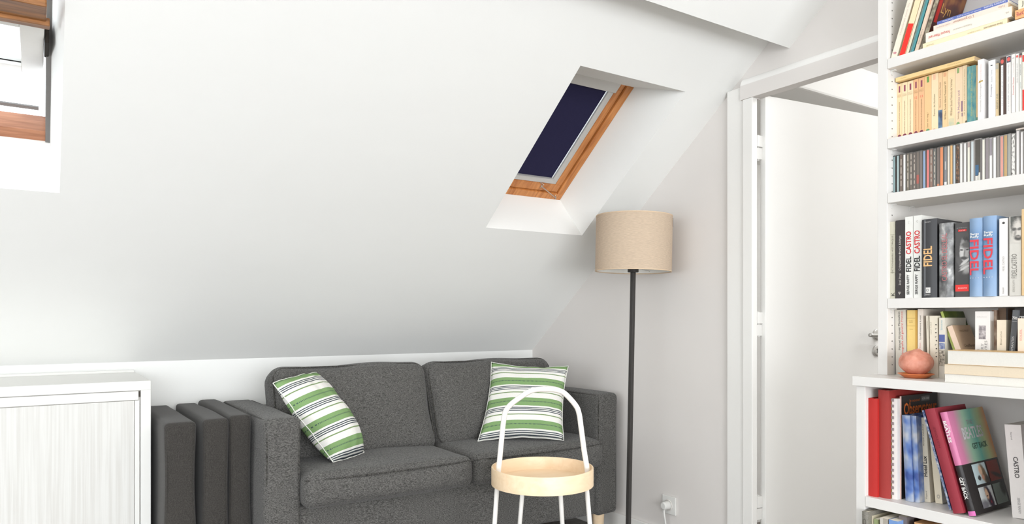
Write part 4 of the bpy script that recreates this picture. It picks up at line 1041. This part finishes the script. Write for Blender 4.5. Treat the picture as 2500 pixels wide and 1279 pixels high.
for k, (a, b, c, fr2, word, ex) in enumerate(CDS):
    X = 2.292 - 0.0004 * (k % 4)
    yl, d0 = on_x(a, X); yr, _ = on_x(b, X)
    yl -= 0.0002; yr += 0.0002
    Hc = 0.1235 + 0.0006 * ((k * 7) % 3)
    if ex == 'b': Hc = 0.1275
    if ex == 'l': Hc = 0.1300
    n_ord = (ORD[k] if k < 20 else '')
    cd = thing('cd_case', word.rstrip(',') + ' CD case on the third shelf, ' + (n_ord + ' from the left upright' if k < 20 else ORD[len(CDS) - 1 - k] + ' from the right end'), 'CD case', (X, yl, ZC), (0, 0, 0), G)
    T_ = yl - yr
    box('case', (0, -T_, 0), (0.138, 0, Hc), M_CASED if k < 2 else (M_CASE if k < 20 else M_CASEL), cd)
    ya, yb = -T_ * fr2[1], -T_ * fr2[0]
    cm = plain(c, 0.35, grain=0.05, scale=140)
    if ex == 'p': cm = patches('patterned_cd_print', [(50, 44, 40), (84, 74, 64), (126, 88, 60), (150, 142, 130)], 160, (1, 1, 0.6))
    if ex == 's': cm = patches('speckled_cd_print', [(90, 86, 80), (236, 232, 226), (238, 234, 228)], 300, (1, 1, 0.4))
    box('spine_card', (-0.0004, ya, 0.001), (0.001, yb, Hc - 0.003), cm, cd)
    def bit(za, zb, col, f0=fr2[0], f1=fr2[1]):
        box('spine_print', (-0.0007, -T_ * f1, za * Hc), (0.0005, -T_ * f0, zb * Hc), plain(col, 0.35), cd)
    m1, m2 = fr2[0] + 0.18, fr2[0] + 0.48
    if ex == 'w':
        zz = 0.08 + 0.05 * (k % 3)
        while zz < 0.9:
            ln = 0.06 + 0.10 * ((k * 13 + int(zz * 97)) % 5) / 4
            bit(zz, min(0.95, zz + ln), (186, 176, 164), m1, m2); zz += ln + 0.05
    if ex == 'r': bit(0.18, 0.40, (176, 100, 90))
    if ex == 'o': bit(0.01, 0.10, (206, 142, 112))
    if ex == 'f': bit(0.05, 0.12, (240, 238, 236)); bit(0.42, 0.62, (196, 194, 190), m1, m2)
    if ex == 't': bit(0.86, 0.97, (190, 170, 164))
    if ex == 'm': bit(0.58, 0.97, (160, 152, 158))
    if ex == 'b': bit(0.16, 0.40, (72, 108, 140), 0.15, 0.62); bit(0.04, 0.15, (226, 222, 214), 0.15, 0.50); bit(0.04, 0.22, (220, 216, 206), 0.56, 0.85)
    if ex == 'l': box('lid', (-0.0008, -T_ - 0.010, Hc), (0.138, 0.0, Hc + 0.004), plain((236, 222, 210), 0.5), cd)

# ---- shelf A: leaning and stacked books under the roof
G = 'books on the top shelf'
def lean_book(label, X, pb, ytop_px, T_, H, depth, lean, col, z0=ZA, **kw):
    """leaning book; pb = pixel column of the bottom corner that touches the shelf"""
    y, d = on_x(pb, X)
    if lean > 0: return book(label, X, y + T_, y, z0, H, depth, col, lean=lean, pivot='r', group=G, **kw)
    return book(label, X, y, y - T_, z0, H, depth, col, lean=lean, pivot='l', group=G, **kw)
LA = 17.5
lean_book('cream paperback leaning against the upright, leftmost on the top shelf', 2.274, 2188.5, 0, 0.0185, 0.235, 0.15, LA, (240, 230, 212), titles=[('✿', 'h', 0.055, 0.085, 0.2, 0.75, (206, 120, 140)), ('Histoires sans fin', 'u', 0.3, 0.7, 0.35, 0.6, (214, 196, 188))])
lean_book('leaning cream paperback with a bright red lower half on the top shelf', 2.272, 2208.5, 0, 0.0180, 0.225, 0.15, LA, (246, 224, 184), bands=[(0.0, 0.425, (250, 52, 42), 0.03, 0.97)], titles=[('Julien Gracq', 'h', 0.78, 0.79, 0.2, 0.7, (200, 180, 130))])
lean_book('slim leaning ivory paperback left of the teal one on the top shelf', 2.272, 2216.5, 0, 0.0075, 0.222, 0.15, LA, (240, 222, 196))
lean_book('leaning teal paperback on the top shelf', 2.272, 2228.5, 0, 0.0110, 0.222, 0.15, LA, (84, 150, 156), bands=[(0.0, 1.0, (118, 138, 132), 0.0, 0.38)])
lean_book('leaning rosy beige paperback on the top shelf', 2.272, 2240, 0, 0.0100, 0.222, 0.15, LA, (226, 204, 182), bands=[(0.62, 1.0, (240, 178, 146), 0.2, 0.7)], titles=[('Souvenirs', 'u', 0.1, 0.3, 0.3, 0.7, (150, 140, 130))])
M_DCV = patches('dark_painted_cover', [(40, 20, 18), (74, 40, 36), (104, 52, 40), (150, 96, 52)], 16)
rr, (ys, ye, T_) = lean_book('dark brown book with gold script leaning behind the stack on the top shelf', 2.276, 2254, 0, 0.0120, 0.230, 0.150, LA + 1, (110, 100, 84), mat=M_DCV, bands=[(0.0, 1.0, patches('weathered_grey_print', [(96, 88, 74), (140, 130, 110), (176, 166, 144)], 60), 0.0, 1.0)])
lettering('Lyn', (0.055, ys - 0.0006, 0.125), (1, 0, 0), (0, 0, 1), 0.055, 0.036, ink((196, 150, 84)), rr, 'title')
bm = bmesh.new(); add_box(bm, (0.006, ys - 0.0007, 0.085), (0.022, ys - 0.0002, 0.150)); obj('cover_stripe', bm, plain((168, 34, 26), 0.4), rr)
z = ZA
def st(label, X, a, b, t_, col, dep, **kw):
    global z
    o = lying(label, X, a, b, z, t_, dep, col, group=G, **kw); z += t_ + 0.0003; return o
st('cream paperback at the bottom of the stack on the top shelf', 2.268, 2253, 2459, 0.0175, (246, 228, 192), 0.140, pages=M_PAGEO, titles=[('Frederic Beigbeder', 'f', 0.55, 0.70, 0.3, 0.55, (196, 180, 140)), ('Dernier inventaire avant', 'f', 0.74, 0.95, 0.25, 0.6, (120, 104, 76)), ('Seuil', 'f', 0.05, 0.14, 0.3, 0.55, (190, 174, 134))])
st('thick ivory paperback with an upside-down red name in the top shelf stack', 2.268, 2260, 2470, 0.0290, (244, 234, 220), 0.145, pages=M_PAGEO, titles=[('François Mitterrand', 'f', 0.04, 0.30, 0.28, 0.66, (216, 76, 66)), ('Politique memoires', 'f', 0.34, 0.56, 0.35, 0.6, (190, 182, 168)), ('Fayard', 'u', 0.945, 0.965, 0.25, 0.75, (190, 186, 176))])
st('pinkish paperback with an upside-down brown title in the top shelf stack', 2.270, 2279, 2461, 0.0150, (240, 222, 208), 0.140, pages=M_PAGEO, titles=[("L'Organisateur", 'f', 0.28, 0.56, 0.15, 0.85, (190, 140, 118)), ('Sophie Bassignac', 'f', 0.04, 0.24, 0.3, 0.6, (206, 180, 166)), ('Folio', 'f', 0.88, 0.96, 0.3, 0.7, (200, 170, 150))])
st('slim blue paperback on top of the stack on the top shelf', 2.272, 2288, 2460, 0.0100, (102, 118, 184), 0.130, titles=[('Daniel Pennac', 'f', 0.08, 0.24, 0.2, 0.75, (226, 228, 240)), ('Comme un roman de gare', 'f', 0.30, 0.64, 0.2, 0.75, (224, 228, 240)), ('Laventure humaine', 'f', 0.68, 0.97, 0.15, 0.85, (232, 234, 244))], hard=False)
z = ZA
st('black paperback under the orange one at the right end of the top shelf', 2.280, 2474, 2530, 0.0055, (58, 54, 50), 0.120)
st('orange paperback with upside-down purple letters at the right of the top shelf', 2.268, 2478, 2532, 0.0250, (240, 176, 122), 0.140, titles=[("EUROPE", 'f', 0.06, 0.95, 0.30, 0.72, (180, 74, 96))])
st('ivory paperback with black script lying on the orange one', 2.270, 2486, 2530, 0.0260, (236, 228, 206), 0.135, titles=[('Jorge', 'h', 0.2, 0.95, 0.2, 0.8, (60, 58, 54))])

# ---- the counter: books at the back, a stack and an ornament in front
G = 'books standing on the counter'
ZQ = ZT
def ct(label, X, a, b, yt, dep, col, **kw): return bk(label, X, a, b, yt, ZQ, dep, col, group=G, **kw)
ct('grey-white paperback with a black name and a red title, leftmost on the counter', 2.300, 2187.5, 2214, 756, 0.13, (214, 208, 196), lean=-1.2, titles=[('Manuel Vázquez Montalbán', 'u', 0.38, 0.97, 0.30, 0.54, (58, 58, 58)), ('Autobiografía del general Franco', 'u', 0.20, 0.97, 0.56, 0.80, (222, 100, 96))])
ct('yellow paperback standing behind the pink ornament', 2.302, 2214.5, 2240, 757, 0.13, (244, 212, 134), bands=[(0.872, 0.878, (206, 172, 100), 0.0, 0.78), (0.755, 0.760, (206, 172, 100), 0.0, 0.78), (0.0, 1.0, (222, 174, 86), 0.80, 1.0)], titles=[('Kant Essai', 'h', 0.83, 0.845, 0.2, 0.56, (180, 150, 84)), ('quatre', 'h', 0.805, 0.82, 0.2, 0.56, (180, 150, 84)), ('Vrin', 'h', 0.70, 0.715, 0.24, 0.56, (190, 160, 96))])
r_, (ys, ye, T_) = ct('white paperback with small black lettering right of the yellow one', 2.296, 2240.5, 2254, 754.5, 0.132, (238, 228, 216), titles=[('Le vieil homme et la mort', 'u', 0.55, 0.91, 0.34, 0.62, (60, 56, 54)), ('Minuit', 'u', 0.40, 0.50, 0.3, 0.56, (222, 160, 156))])
box('cover_photo', (0.020, ys - 0.0006, 0.05), (0.075, ys - 0.0001, 0.150), patches('grainy_crowd_print', [(52, 48, 46), (110, 102, 94), (190, 180, 168)], 120), r_)
ct('thin cream paperback, left of the one with bird-like marks', 2.290, 2264.5, 2271, 770.5, 0.12, (234, 226, 208), lean=-1.5, titles=[('TOUTE LA NUIT', 'u', 0.78, 0.92, 0.3, 0.7, (170, 160, 140))])
r_, (ys, ye, T_) = ct('cream paperback with a column of black bird-like marks', 2.286, 2271.6, 2292, 771, 0.125, (236, 227, 208), lean=-1.0, titles=[('CENT FUSILS', 'u', 0.70, 0.90, 0.10, 0.26, (176, 166, 146))])
Hd = 0.183
for k in range(9):
    f = 0.92 - 0.075 * k - (0.01 if k % 2 else 0)
    lettering('↖' if k % 2 else '✦', (-0.0009, ye - T_ * (0.80 + 0.03 * math.sin(k * 2.1)), f * 0.162 + 0.012), RIGHT, UPZ, 0.0058, 0.0052, ink((52, 50, 46)), r_, 'bird_mark')
ct('white paperback with blue bands and a speckled foot', 2.282, 2292.5, 2307, 775.5, 0.13, (228, 222, 208), bands=[(0.60, 0.72, (92, 104, 160), 0, 1), (0.48, 0.585, patches('blue_wave_print', [(84, 98, 150), (140, 150, 180), (226, 222, 214)], 90), 0, 1), (0.20, 0.47, patches('speckled_print', [(84, 78, 70), (176, 168, 152), (224, 216, 200)], 150), 0, 1)], titles=[('Ecrire la mer', 'u', 0.80, 0.96, 0.3, 0.6, (150, 196, 210))])
M_GREEN = patches('mossy_green_cover', [(52, 62, 20), (84, 102, 28), (120, 138, 44)], 9)
def on_counter(pb, X): return on_x(pb, X)[0]
y = on_counter(2350, 2.300)
book('thin green book leaning left with its mossy cover turned to the right', 2.300, y, y - 0.0075, ZQ, 0.2100, 0.128, (176, 190, 92), lean=-17.5, pivot='l', group=G, mat=M_GREEN, bands=[(0.0, 1.0, (178, 190, 104), 0.0, 1.0)], hard=False)
y = on_counter(2359, 2.290)
rr, (ys, ye, T_) = book('beige paperback leaning left with a plain tan cover', 2.290, y, y - 0.0150, ZQ, 0.1640, 0.110, (206, 176, 146), lean=-19, pivot='l', group=G, bands=[(0.0, 1.0, (232, 206, 184), 0.0, 1.0)])
lettering('MARCEL PROUST', (0.060, ys - 0.0006, 0.146), (1, 0, 0), (0, 0, 1), 0.055, 0.006, ink((150, 122, 96)), rr, 'title')
lettering("L'indifférent", (0.062, ys - 0.0006, 0.100), (1, 0, 0), (0, 0, 1), 0.066, 0.010, ink((120, 96, 76)), rr, 'title')
ct('thick white paperback with a small grey picture and grey capitals', 2.276, 2380.5, 2417.5, 760, 0.14, (243, 239, 235), titles=[('CONTES DE', 'u', 0.12, 0.46, 0.16, 0.34, (158, 154, 152)), ('CANTERBURY', 'u', 0.08, 0.54, 0.40, 0.58, (158, 154, 152)), ('AUTRES ŒUVRES', 'u', 0.04, 0.58, 0.64, 0.82, (158, 154, 152)), ('Geoffrey Chaucer', 'h', 0.915, 0.925, 0.12, 0.8, (190, 186, 184))], bands=[(0.60, 0.795, patches('grey_engraving', [(128, 122, 126), (170, 162, 164), (206, 200, 200)], 110), 0.25, 0.72)])
ct('brown paperback with a blurred figure, right of the thick white one', 2.300, 2421, 2433, 757, 0.12, (150, 124, 104), mat=patches('brown_photo_print', [(78, 56, 46), (150, 120, 100), (206, 186, 166)], 26))
ct('cream paperback with a round pink seal on a navy foot', 2.268, 2433.5, 2456.5, 781, 0.135, (240, 226, 204), bands=[(0.115, 0.225, (80, 90, 112), 0, 1)], titles=[('●', 'h', 0.14, 0.285, 0.30, 0.76, (232, 108, 122)), ('Blanche', 'u', 0.60, 0.82, 0.36, 0.56, (180, 168, 146))])
ct('tall brown book behind the cream one with the pink seal', 2.318, 2437, 2461, 752, 0.10, (128, 104, 84), bands=[(0.0, 1.0, (52, 46, 42), 0.82, 1.0)])
y = on_counter(2471, 2.262)
book('dark grey book leaning right with white lettering', 2.262, y + 0.0145, y, ZQ, 0.2040, 0.14, (92, 94, 97), lean=4.5, pivot='r', group=G, titles=[('*7500', 'h', 0.87, 0.91, 0.1, 0.9, (226, 224, 222)), ('A SANGRE DE DIAMANTES', 'u', 0.06, 0.64, 0.28, 0.68, (208, 208, 208))], bands=[(0.845, 0.85, (210, 210, 210), 0.1, 0.9)])
ct('black book with white capitals, partly behind the pale book at the right end', 2.272, 2477, 2512, 753, 0.13, (44, 40, 40), titles=[('Jorge E.', 'h', 0.86, 0.91, 0.12, 0.92, (232, 230, 226)), ('LA VIDA', 'h', 0.77, 0.82, 0.12, 0.92, (206, 204, 200)), ('ES UN', 'h', 0.69, 0.74, 0.12, 0.7, (190, 188, 184))])
ct('pale pink paperback at the right end of the counter', 2.250, 2484.5, 2506, 777, 0.02, (240, 222, 204), titles=[('SOLEIL', 'u', 0.66, 0.84, 0.25, 0.5, (232, 160, 150))])
# stack with the fore edges to the room
G = 'paperbacks stacked flat on the counter'
z = ZT + 0.0003
M_CREAMP = plain((226, 210, 186), 0.85, grain=0.05, scale=300)
def fs(label, X, a, b, t_, col, pg_, rz):
    global z
    o = lying(label, X, a, b, z, t_, 0.100, col, group=G, fore=True, pages=pg_, rotz=rz); z += t_ + 0.0005; return o
fs('white paperback at the bottom of the flat stack on the counter', 2.152, 2306, 2520, 0.0230, (236, 232, 226), M_PAGEW, 0.0)
fs('cream-edged paperback in the middle of the flat stack on the counter', 2.150, 2305, 2522, 0.0270, (216, 196, 168), M_CREAMP, 0.0)
fs('thick paperback with a tan cover on top of the flat stack', 2.152, 2313, 2524, 0.0395, (214, 178, 128), M_PAGEW, 0.0)
# pink wrinkled ornament on its saucer
oq = (2236 - CX) / FPX; odp = 2.185
OX, OYY = odp * (FX + FY * oq), odp * (FY - FX * oq)
sc = thing('saucer', 'small orange saucer under the pink ornament', 'saucer', (OX, OYY, ZT + 0.0002))
bm = bmesh.new(); add_lathe(bm, [(0.0001, 0.001), (0.030, 0.0), (0.034, 0.002), (0.046, 0.0105), (0.050, 0.012), (0.049, 0.0135), (0.045, 0.0125), (0.032, 0.005), (0.0001, 0.004)], 48)
autosmooth(obj('dish', bm, plain((226, 128, 74), 0.3, grain=0.05), sc), 50)
orn = thing('pink_ornament', 'round wrinkled salmon-pink ornament on an orange saucer', 'ornament', (OX, OYY, ZT + 0.005))
bm = bmesh.new()
bmesh.ops.create_icosphere(bm, subdivisions=5, radius=1.0)
for v in bm.verts:
    p = v.co.copy()
    top = max(0.0, min(1.0, (p.z + 0.15) * 1.1))
    q = Vector((p.x * 3.4 + 0.8 * p.z, p.y * 3.4, p.z * 2.0 + 1.7))
    rid = 1.0 - abs(noise.noise(q)) * 2.2
    rid2 = 1.0 - abs(noise.noise(q * 2.1 + Vector((5, 2, 1)))) * 2.2
    r = 1.0 + 0.045 * noise.noise(p * 1.9) + top * (0.055 * (rid - 0.5) + 0.022 * (rid2 - 0.5))
    w = 0.0470 * (1 - 0.14 * max(0, -p.z - 0.25))
    v.co = Vector((p.x * r * w, p.y * r * w, 0.0405 + p.z * r * 0.0385))
    kx, ky = v.co.x - 0.004, v.co.y + 0.002
    if v.co.z > 0.06: v.co.z += 0.0045 * math.exp(-(kx * kx + ky * ky) / 0.00012)
bm2 = bm
mp_, n_, l_, b_ = new_mat('salmon_clay')
tc = n_.new('ShaderNodeTexCoord'); nz = n_.new('ShaderNodeTexNoise'); nz.inputs['Scale'].default_value = 38; nz.inputs['Detail'].default_value = 5
l_.new(tc.outputs['Object'], nz.inputs['Vector'])
rp = n_.new('ShaderNodeValToRGB'); rp.color_ramp.elements[0].position = 0.3; rp.color_ramp.elements[0].color = srgb((204, 124, 100)); rp.color_ramp.elements[1].position = 0.7; rp.color_ramp.elements[1].color = srgb((232, 164, 142))
l_.new(nz.outputs['Fac'], rp.inputs['Fac']); l_.new(rp.outputs['Color'], b_.inputs['Base Color']); b_.inputs['Roughness'].default_value = 0.45
bp = n_.new('ShaderNodeBump'); bp.inputs['Strength'].default_value = 0.5; bp.inputs['Distance'].default_value = 0.002
l_.new(nz.outputs['Fac'], bp.inputs['Height']); l_.new(bp.outputs['Normal'], b_.inputs['Normal'])
obj('body', bm2, mp_, orn, True)

# ---- base shelf: large books
G = 'large books on the base shelf'
def bs(label, X, a, b, yt, dep, col, **kw): return bk(label, X, a, b, yt, ZE, dep, col, group=G, **kw)
bs('bright red hardback, leftmost on the base shelf', 2.158, 2119, 2142.6, 971, 0.19, (186, 44, 40), hard=True, rough=0.55)
bs('tall dark red album, second from the left on the base shelf', 2.168, 2144, 2171.5, 951, 0.255, (164, 58, 54), hard=True, rough=0.6)
r_, (ys, ye, T_) = bs('white spiral-bound notebook with a grey comb binding', 2.180, 2172.5, 2191, 972, 0.20, (240, 236, 232), bands=[(0.0, 1.0, (122, 156, 100), 0.0, 0.30)])
for k in range(17):
    zc = 0.012 + k * 0.0178
    box('comb_ring', (-0.0022, ye - 0.0130, zc), (0.001, ye - 0.0030, zc + 0.0085), plain((150, 142, 140), 0.4), r_, 0.001)
Mz, (ys, ye, T_) = bs('black magazine with a big orange masthead on the base shelf', 2.196, 2196.5, 2201.5, 967, 0.215, (52, 48, 46), bands=[(0.0, 1.0, (222, 186, 178), 0.0, 0.9)], name='magazine', cat='magazine', rough=0.3)
Hm = z_at(967, on_x(2196.5, 2.196)[1]) - ZE
lettering('*Observateur', (0.110, ys - 0.0006, Hm - 0.040), (1, 0, 0), (0, 0, 1), 0.196, 0.038, ink((222, 118, 58)), Mz, 'masthead')
lettering('le nouvel', (0.075, ys - 0.0006, Hm - 0.016), (1, 0, 0), (0, 0, 1), 0.060, 0.009, ink((206, 110, 56)), Mz, 'masthead')
box('masthead_box', (0.115, ys - 0.0005, Hm - 0.022), (0.165, ys - 0.0001, Hm - 0.006), plain((110, 108, 106), 0.4), Mz)
lettering('HORS-SERIE', (0.140, ys - 0.0009, Hm - 0.014), (1, 0, 0), (0, 0, 1), 0.044, 0.007, ink((226, 222, 216)), Mz, 'masthead')
M_BLUEW = patches('blue_sky_print', [(62, 86, 150), (92, 122, 184), (150, 164, 190), (196, 196, 198)], 22, (1, 1.2, 0.8), 0.15)
def bl(label, X, pb, T_, H, dep, lean, col, **kw):
    y, _ = on_x(pb, X)
    return book(label, X, y, y - T_, ZE, H, dep, col, lean=lean, pivot='l', group=G, **kw)
bl('shiny blue hardback in clear wrap, left one of the blue pair', 2.190, 2211, 0.0235, 0.258, 0.17, -2.4, (84, 112, 178), hard=True, mat=M_BLUEW, round_=0.005)
bl('shiny blue hardback in clear wrap, right one of the blue pair', 2.196, 2232.5, 0.0155, 0.258, 0.17, -2.4, (110, 124, 160), hard=True, mat=M_BLUEW, round_=0.004)
bl('cream paperback with brush-stroke black lettering on the base shelf', 2.226, 2255.5, 0.0195, 0.252, 0.15, -3.0, (226, 216, 196), titles=[('*Hotel Lux', 'u', 0.30, 0.545, 0.24, 0.78, (44, 42, 40)), ('Fayard', 'u', 0.04, 0.13, 0.35, 0.62, (110, 104, 92)), ('Arkadi Vaksberg', 'u', 0.66, 0.92, 0.34, 0.62, (130, 122, 108))])
bl('cream paperback with a round emblem at its foot, left of the blue-edged one', 2.236, 2284, 0.0200, 0.240, 0.15, -5.0, (232, 220, 196), titles=[('◎', 'h', 0.06, 0.11, 0.3, 0.75, (170, 164, 152))])
bl('thin leaning book with a blue and white edge left of the maroon one', 2.190, 2318, 0.0060, 0.288, 0.17, -15.5, (70, 86, 140), bands=[(0.0, 1.0, patches('blue_white_edge', [(60, 80, 140), (150, 166, 200), (230, 230, 232)], 120), 0.0, 1.0)])
bl('maroon hardback leaning left on the base shelf', 2.158, 2328, 0.0285, 0.296, 0.18, -15.5, (150, 50, 62), hard=True, rough=0.55, titles=[('HISTOIRE', 'u', 0.62, 0.82, 0.4, 0.6, (126, 40, 50))])
# the album with the rainbow cover
mc, n_, l_, b_ = new_mat('rainbow_cover')
tc = n_.new('ShaderNodeTexCoord'); sp = n_.new('ShaderNodeSeparateXYZ'); l_.new(tc.outputs['Object'], sp.inputs[0])
nz = n_.new('ShaderNodeTexNoise'); nz.inputs['Scale'].default_value = 5; l_.new(tc.outputs['Object'], nz.inputs['Vector'])
ma = n_.new('ShaderNodeMath'); ma.operation = 'MULTIPLY_ADD'; ma.inputs[1].default_value = 0.05; l_.new(nz.outputs['Fac'], ma.inputs[0]); l_.new(sp.outputs['X'], ma.inputs[2])
m2 = n_.new('ShaderNodeMath'); m2.operation = 'DIVIDE'; m2.inputs[1].default_value = 0.26; l_.new(ma.outputs[0], m2.inputs[0])
rp = n_.new('ShaderNodeValToRGB'); e = rp.color_ramp.elements
e[0].position = 0.0; e[0].color = srgb((212, 116, 160)); e[1].position = 0.20; e[1].color = srgb((206, 128, 162))
for p_, c_ in ((0.42, (156, 196, 168)), (0.60, (104, 176, 160)), (0.76, (176, 196, 142)), (0.93, (206, 134, 76))):
    x = e.new(p_); x.color = srgb(c_)
l_.new(m2.outputs[0], rp.inputs['Fac'])
rz_ = n_.new('ShaderNodeMath'); rz_.operation = 'GREATER_THAN'; rz_.inputs[1].default_value = 0.139; l_.new(sp.outputs['Z'], rz_.inputs[0])
mx = n_.new('ShaderNodeMix'); mx.data_type = 'RGBA'; mx.inputs[6].default_value = srgb((44, 40, 40)); l_.new(rz_.outputs[0], mx.inputs[0]); l_.new(rp.outputs['Color'], mx.inputs[7])
l_.new(mx.outputs[2], b_.inputs['Base Color']); b_.inputs['Roughness'].default_value = 0.25
y, _ = on_x(2366, 2.166)
HB_ = 0.290; WB_ = 0.215
al_, (ys, ye, T_) = book('big album with a pink and green cover, leaning on the maroon hardback', 2.166, y, y - 0.0190, ZE, HB_, WB_, (60, 56, 56), lean=-15.5, pivot='l', group=G, mat=mc, hard=True,
     titles=[('*BEATLES', 'd', 0.70, 0.915, 0.14, 0.62, WHT), ('*THE', 'd', 0.80, 0.86, 0.66, 0.84, WHT), ('*GET BACK', 'd', 0.155, 0.365, 0.14, 0.66, (236, 234, 230)), ('THE BEATLES', 'd', 0.20, 0.36, 0.72, 0.84, (190, 188, 186))],
     bands=[(0.0, 0.045, (212, 112, 176), 0.0, 1.0)])
cvx = ys - 0.0006
lettering('THE', (0.110, cvx, 0.252), (1, 0, 0), (0, 0, 1), 0.036, 0.013, ink((150, 140, 146)), al_, 'title')
lettering('*BEATLES', (0.112, cvx, 0.222), (1, 0, 0), (0, 0, 1), 0.120, 0.034, ink((206, 204, 206)), al_, 'title')
lettering('*GET BACK', (0.132, cvx, 0.183), (1, 0, 0), (0, 0, 1), 0.090, 0.017, ink((66, 96, 84)), al_, 'title')
# four photographs on the cover: plain figures in front of pale or dark grounds
def cover_rect(x0, x1, z0, z1, m_, k=0.0): 
    bm = bmesh.new(); quad(bm, ((x0, cvx - k, z0), (x1, cvx - k, z0), (x1, cvx - k, z1), (x0, cvx - k, z1))); return obj('cover_photo', bm, m_, al_)
cover_rect(0.050, 0.128, 0.077, 0.134, soft_print('singer_print', (200, 218, 222), [
    (0.108, 0.100, 0.014, 0.034, 0.35, 0.3, (120, 98, 74)), (0.120, 0.084, 0.012, 0.014, 0.3, 0.3, (74, 66, 60)), (0.092, 0.114, 0.010, 0.014, 0.2, 0.35, (222, 186, 156)), (0.098, 0.094, 0.008, 0.008, 0.2, 0.5, (206, 150, 124)), (0.076, 0.094, 0.009, 0.007, 0.0, 0.3, (60, 60, 62))], ('X', 'Z')))
cover_rect(0.136, 0.205, 0.077, 0.134, soft_print('red_studio_print', (120, 44, 32), [(0.180, 0.092, 0.03, 0.006, -0.3, 0.5, (52, 34, 32))], ('X', 'Z')))
cover_rect(0.050, 0.128, 0.012, 0.069, soft_print('drummer_print', (214, 218, 218), [
    (0.062, 0.020, 0.03, 0.014, 0.0, 0.5, (120, 118, 124)), (0.102, 0.036, 0.016, 0.040, 0.3, 0.3, (58, 42, 58)), (0.092, 0.048, 0.009, 0.015, 0.15, 0.3, (222, 182, 150)), (0.091, 0.042, 0.005, 0.0018, 0.1, 0.4, (84, 58, 46)), (0.106, 0.024, 0.003, 0.004, 0.0, 0.5, (150, 50, 60))], ('X', 'Z')))
cover_rect(0.136, 0.205, 0.012, 0.069, soft_print('green_studio_print', (118, 128, 120), [(0.195, 0.055, 0.016, 0.022, 0.0, 0.4, (50, 50, 48))], ('X', 'Z')))
y, _ = on_x(2472, 2.252)
book('thick white paperback with condensed grey capitals, rightmost on the base shelf', 2.252, y, y - 0.0400, ZE, 0.2560, 0.15, (243, 237, 233), lean=-4.5, pivot='l', group=G, pages=M_PAGEW,
     titles=[('*CASTRO', 'd', 0.43, 0.655, 0.36, 0.66, (92, 88, 86)), ('SERGE RAFFY', 'd', 0.05, 0.22, 0.40, 0.56, (150, 146, 144)), ('fayard', 'd', 0.84, 0.92, 0.30, 0.42, (130, 126, 124))])

# ---- bottom shelf: only the tops show
G = 'books on the bottom shelf'
def lo(label, X, a, b, yt, dep, col, **kw): return bk(label, X, a, b, yt, ZF, dep, col, group=G, **kw)
lo('grey hatched hardback, leftmost on the bottom shelf', 2.110, 2104.5, 2120, 1247, 0.22, (140, 136, 126), hard=True, titles=[('MUNDO', 'u', 0.6, 0.93, 0.25, 0.75, (96, 92, 84))], mat=patches('hatched_grey_cloth', [(118, 114, 106), (150, 146, 136)], 500))
lo('cream book beside the hatched one on the bottom shelf', 2.130, 2123, 2132.5, 1257, 0.21, (226, 216, 190), pages=M_PAGE)
lo('small green book on the bottom shelf', 2.128, 2133, 2145, 1266, 0.15, (158, 168, 122))
lo('pale grey book with a light spine on the bottom shelf', 2.120, 2148, 2168, 1263, 0.21, (176, 168, 156), bands=[(0, 1, (206, 200, 190), 0, 0.4)])
lo('shiny sky-blue book on the bottom shelf', 2.120, 2170, 2192.5, 1268, 0.17, (122, 158, 212), rough=0.15)
lo('mauve grey book right of the sky-blue one on the bottom shelf', 2.150, 2194, 2214, 1258, 0.20, (118, 110, 110))
lo('brown book at the back of the bottom shelf', 2.190, 2216, 2232, 1262, 0.17, (66, 54, 46))
lo('wide orange-brown box on the bottom shelf', 2.150, 2232, 2300, 1274, 0.20, (208, 160, 112), name='box_file', cat='box', pages=plain((206, 158, 110), 0.7))
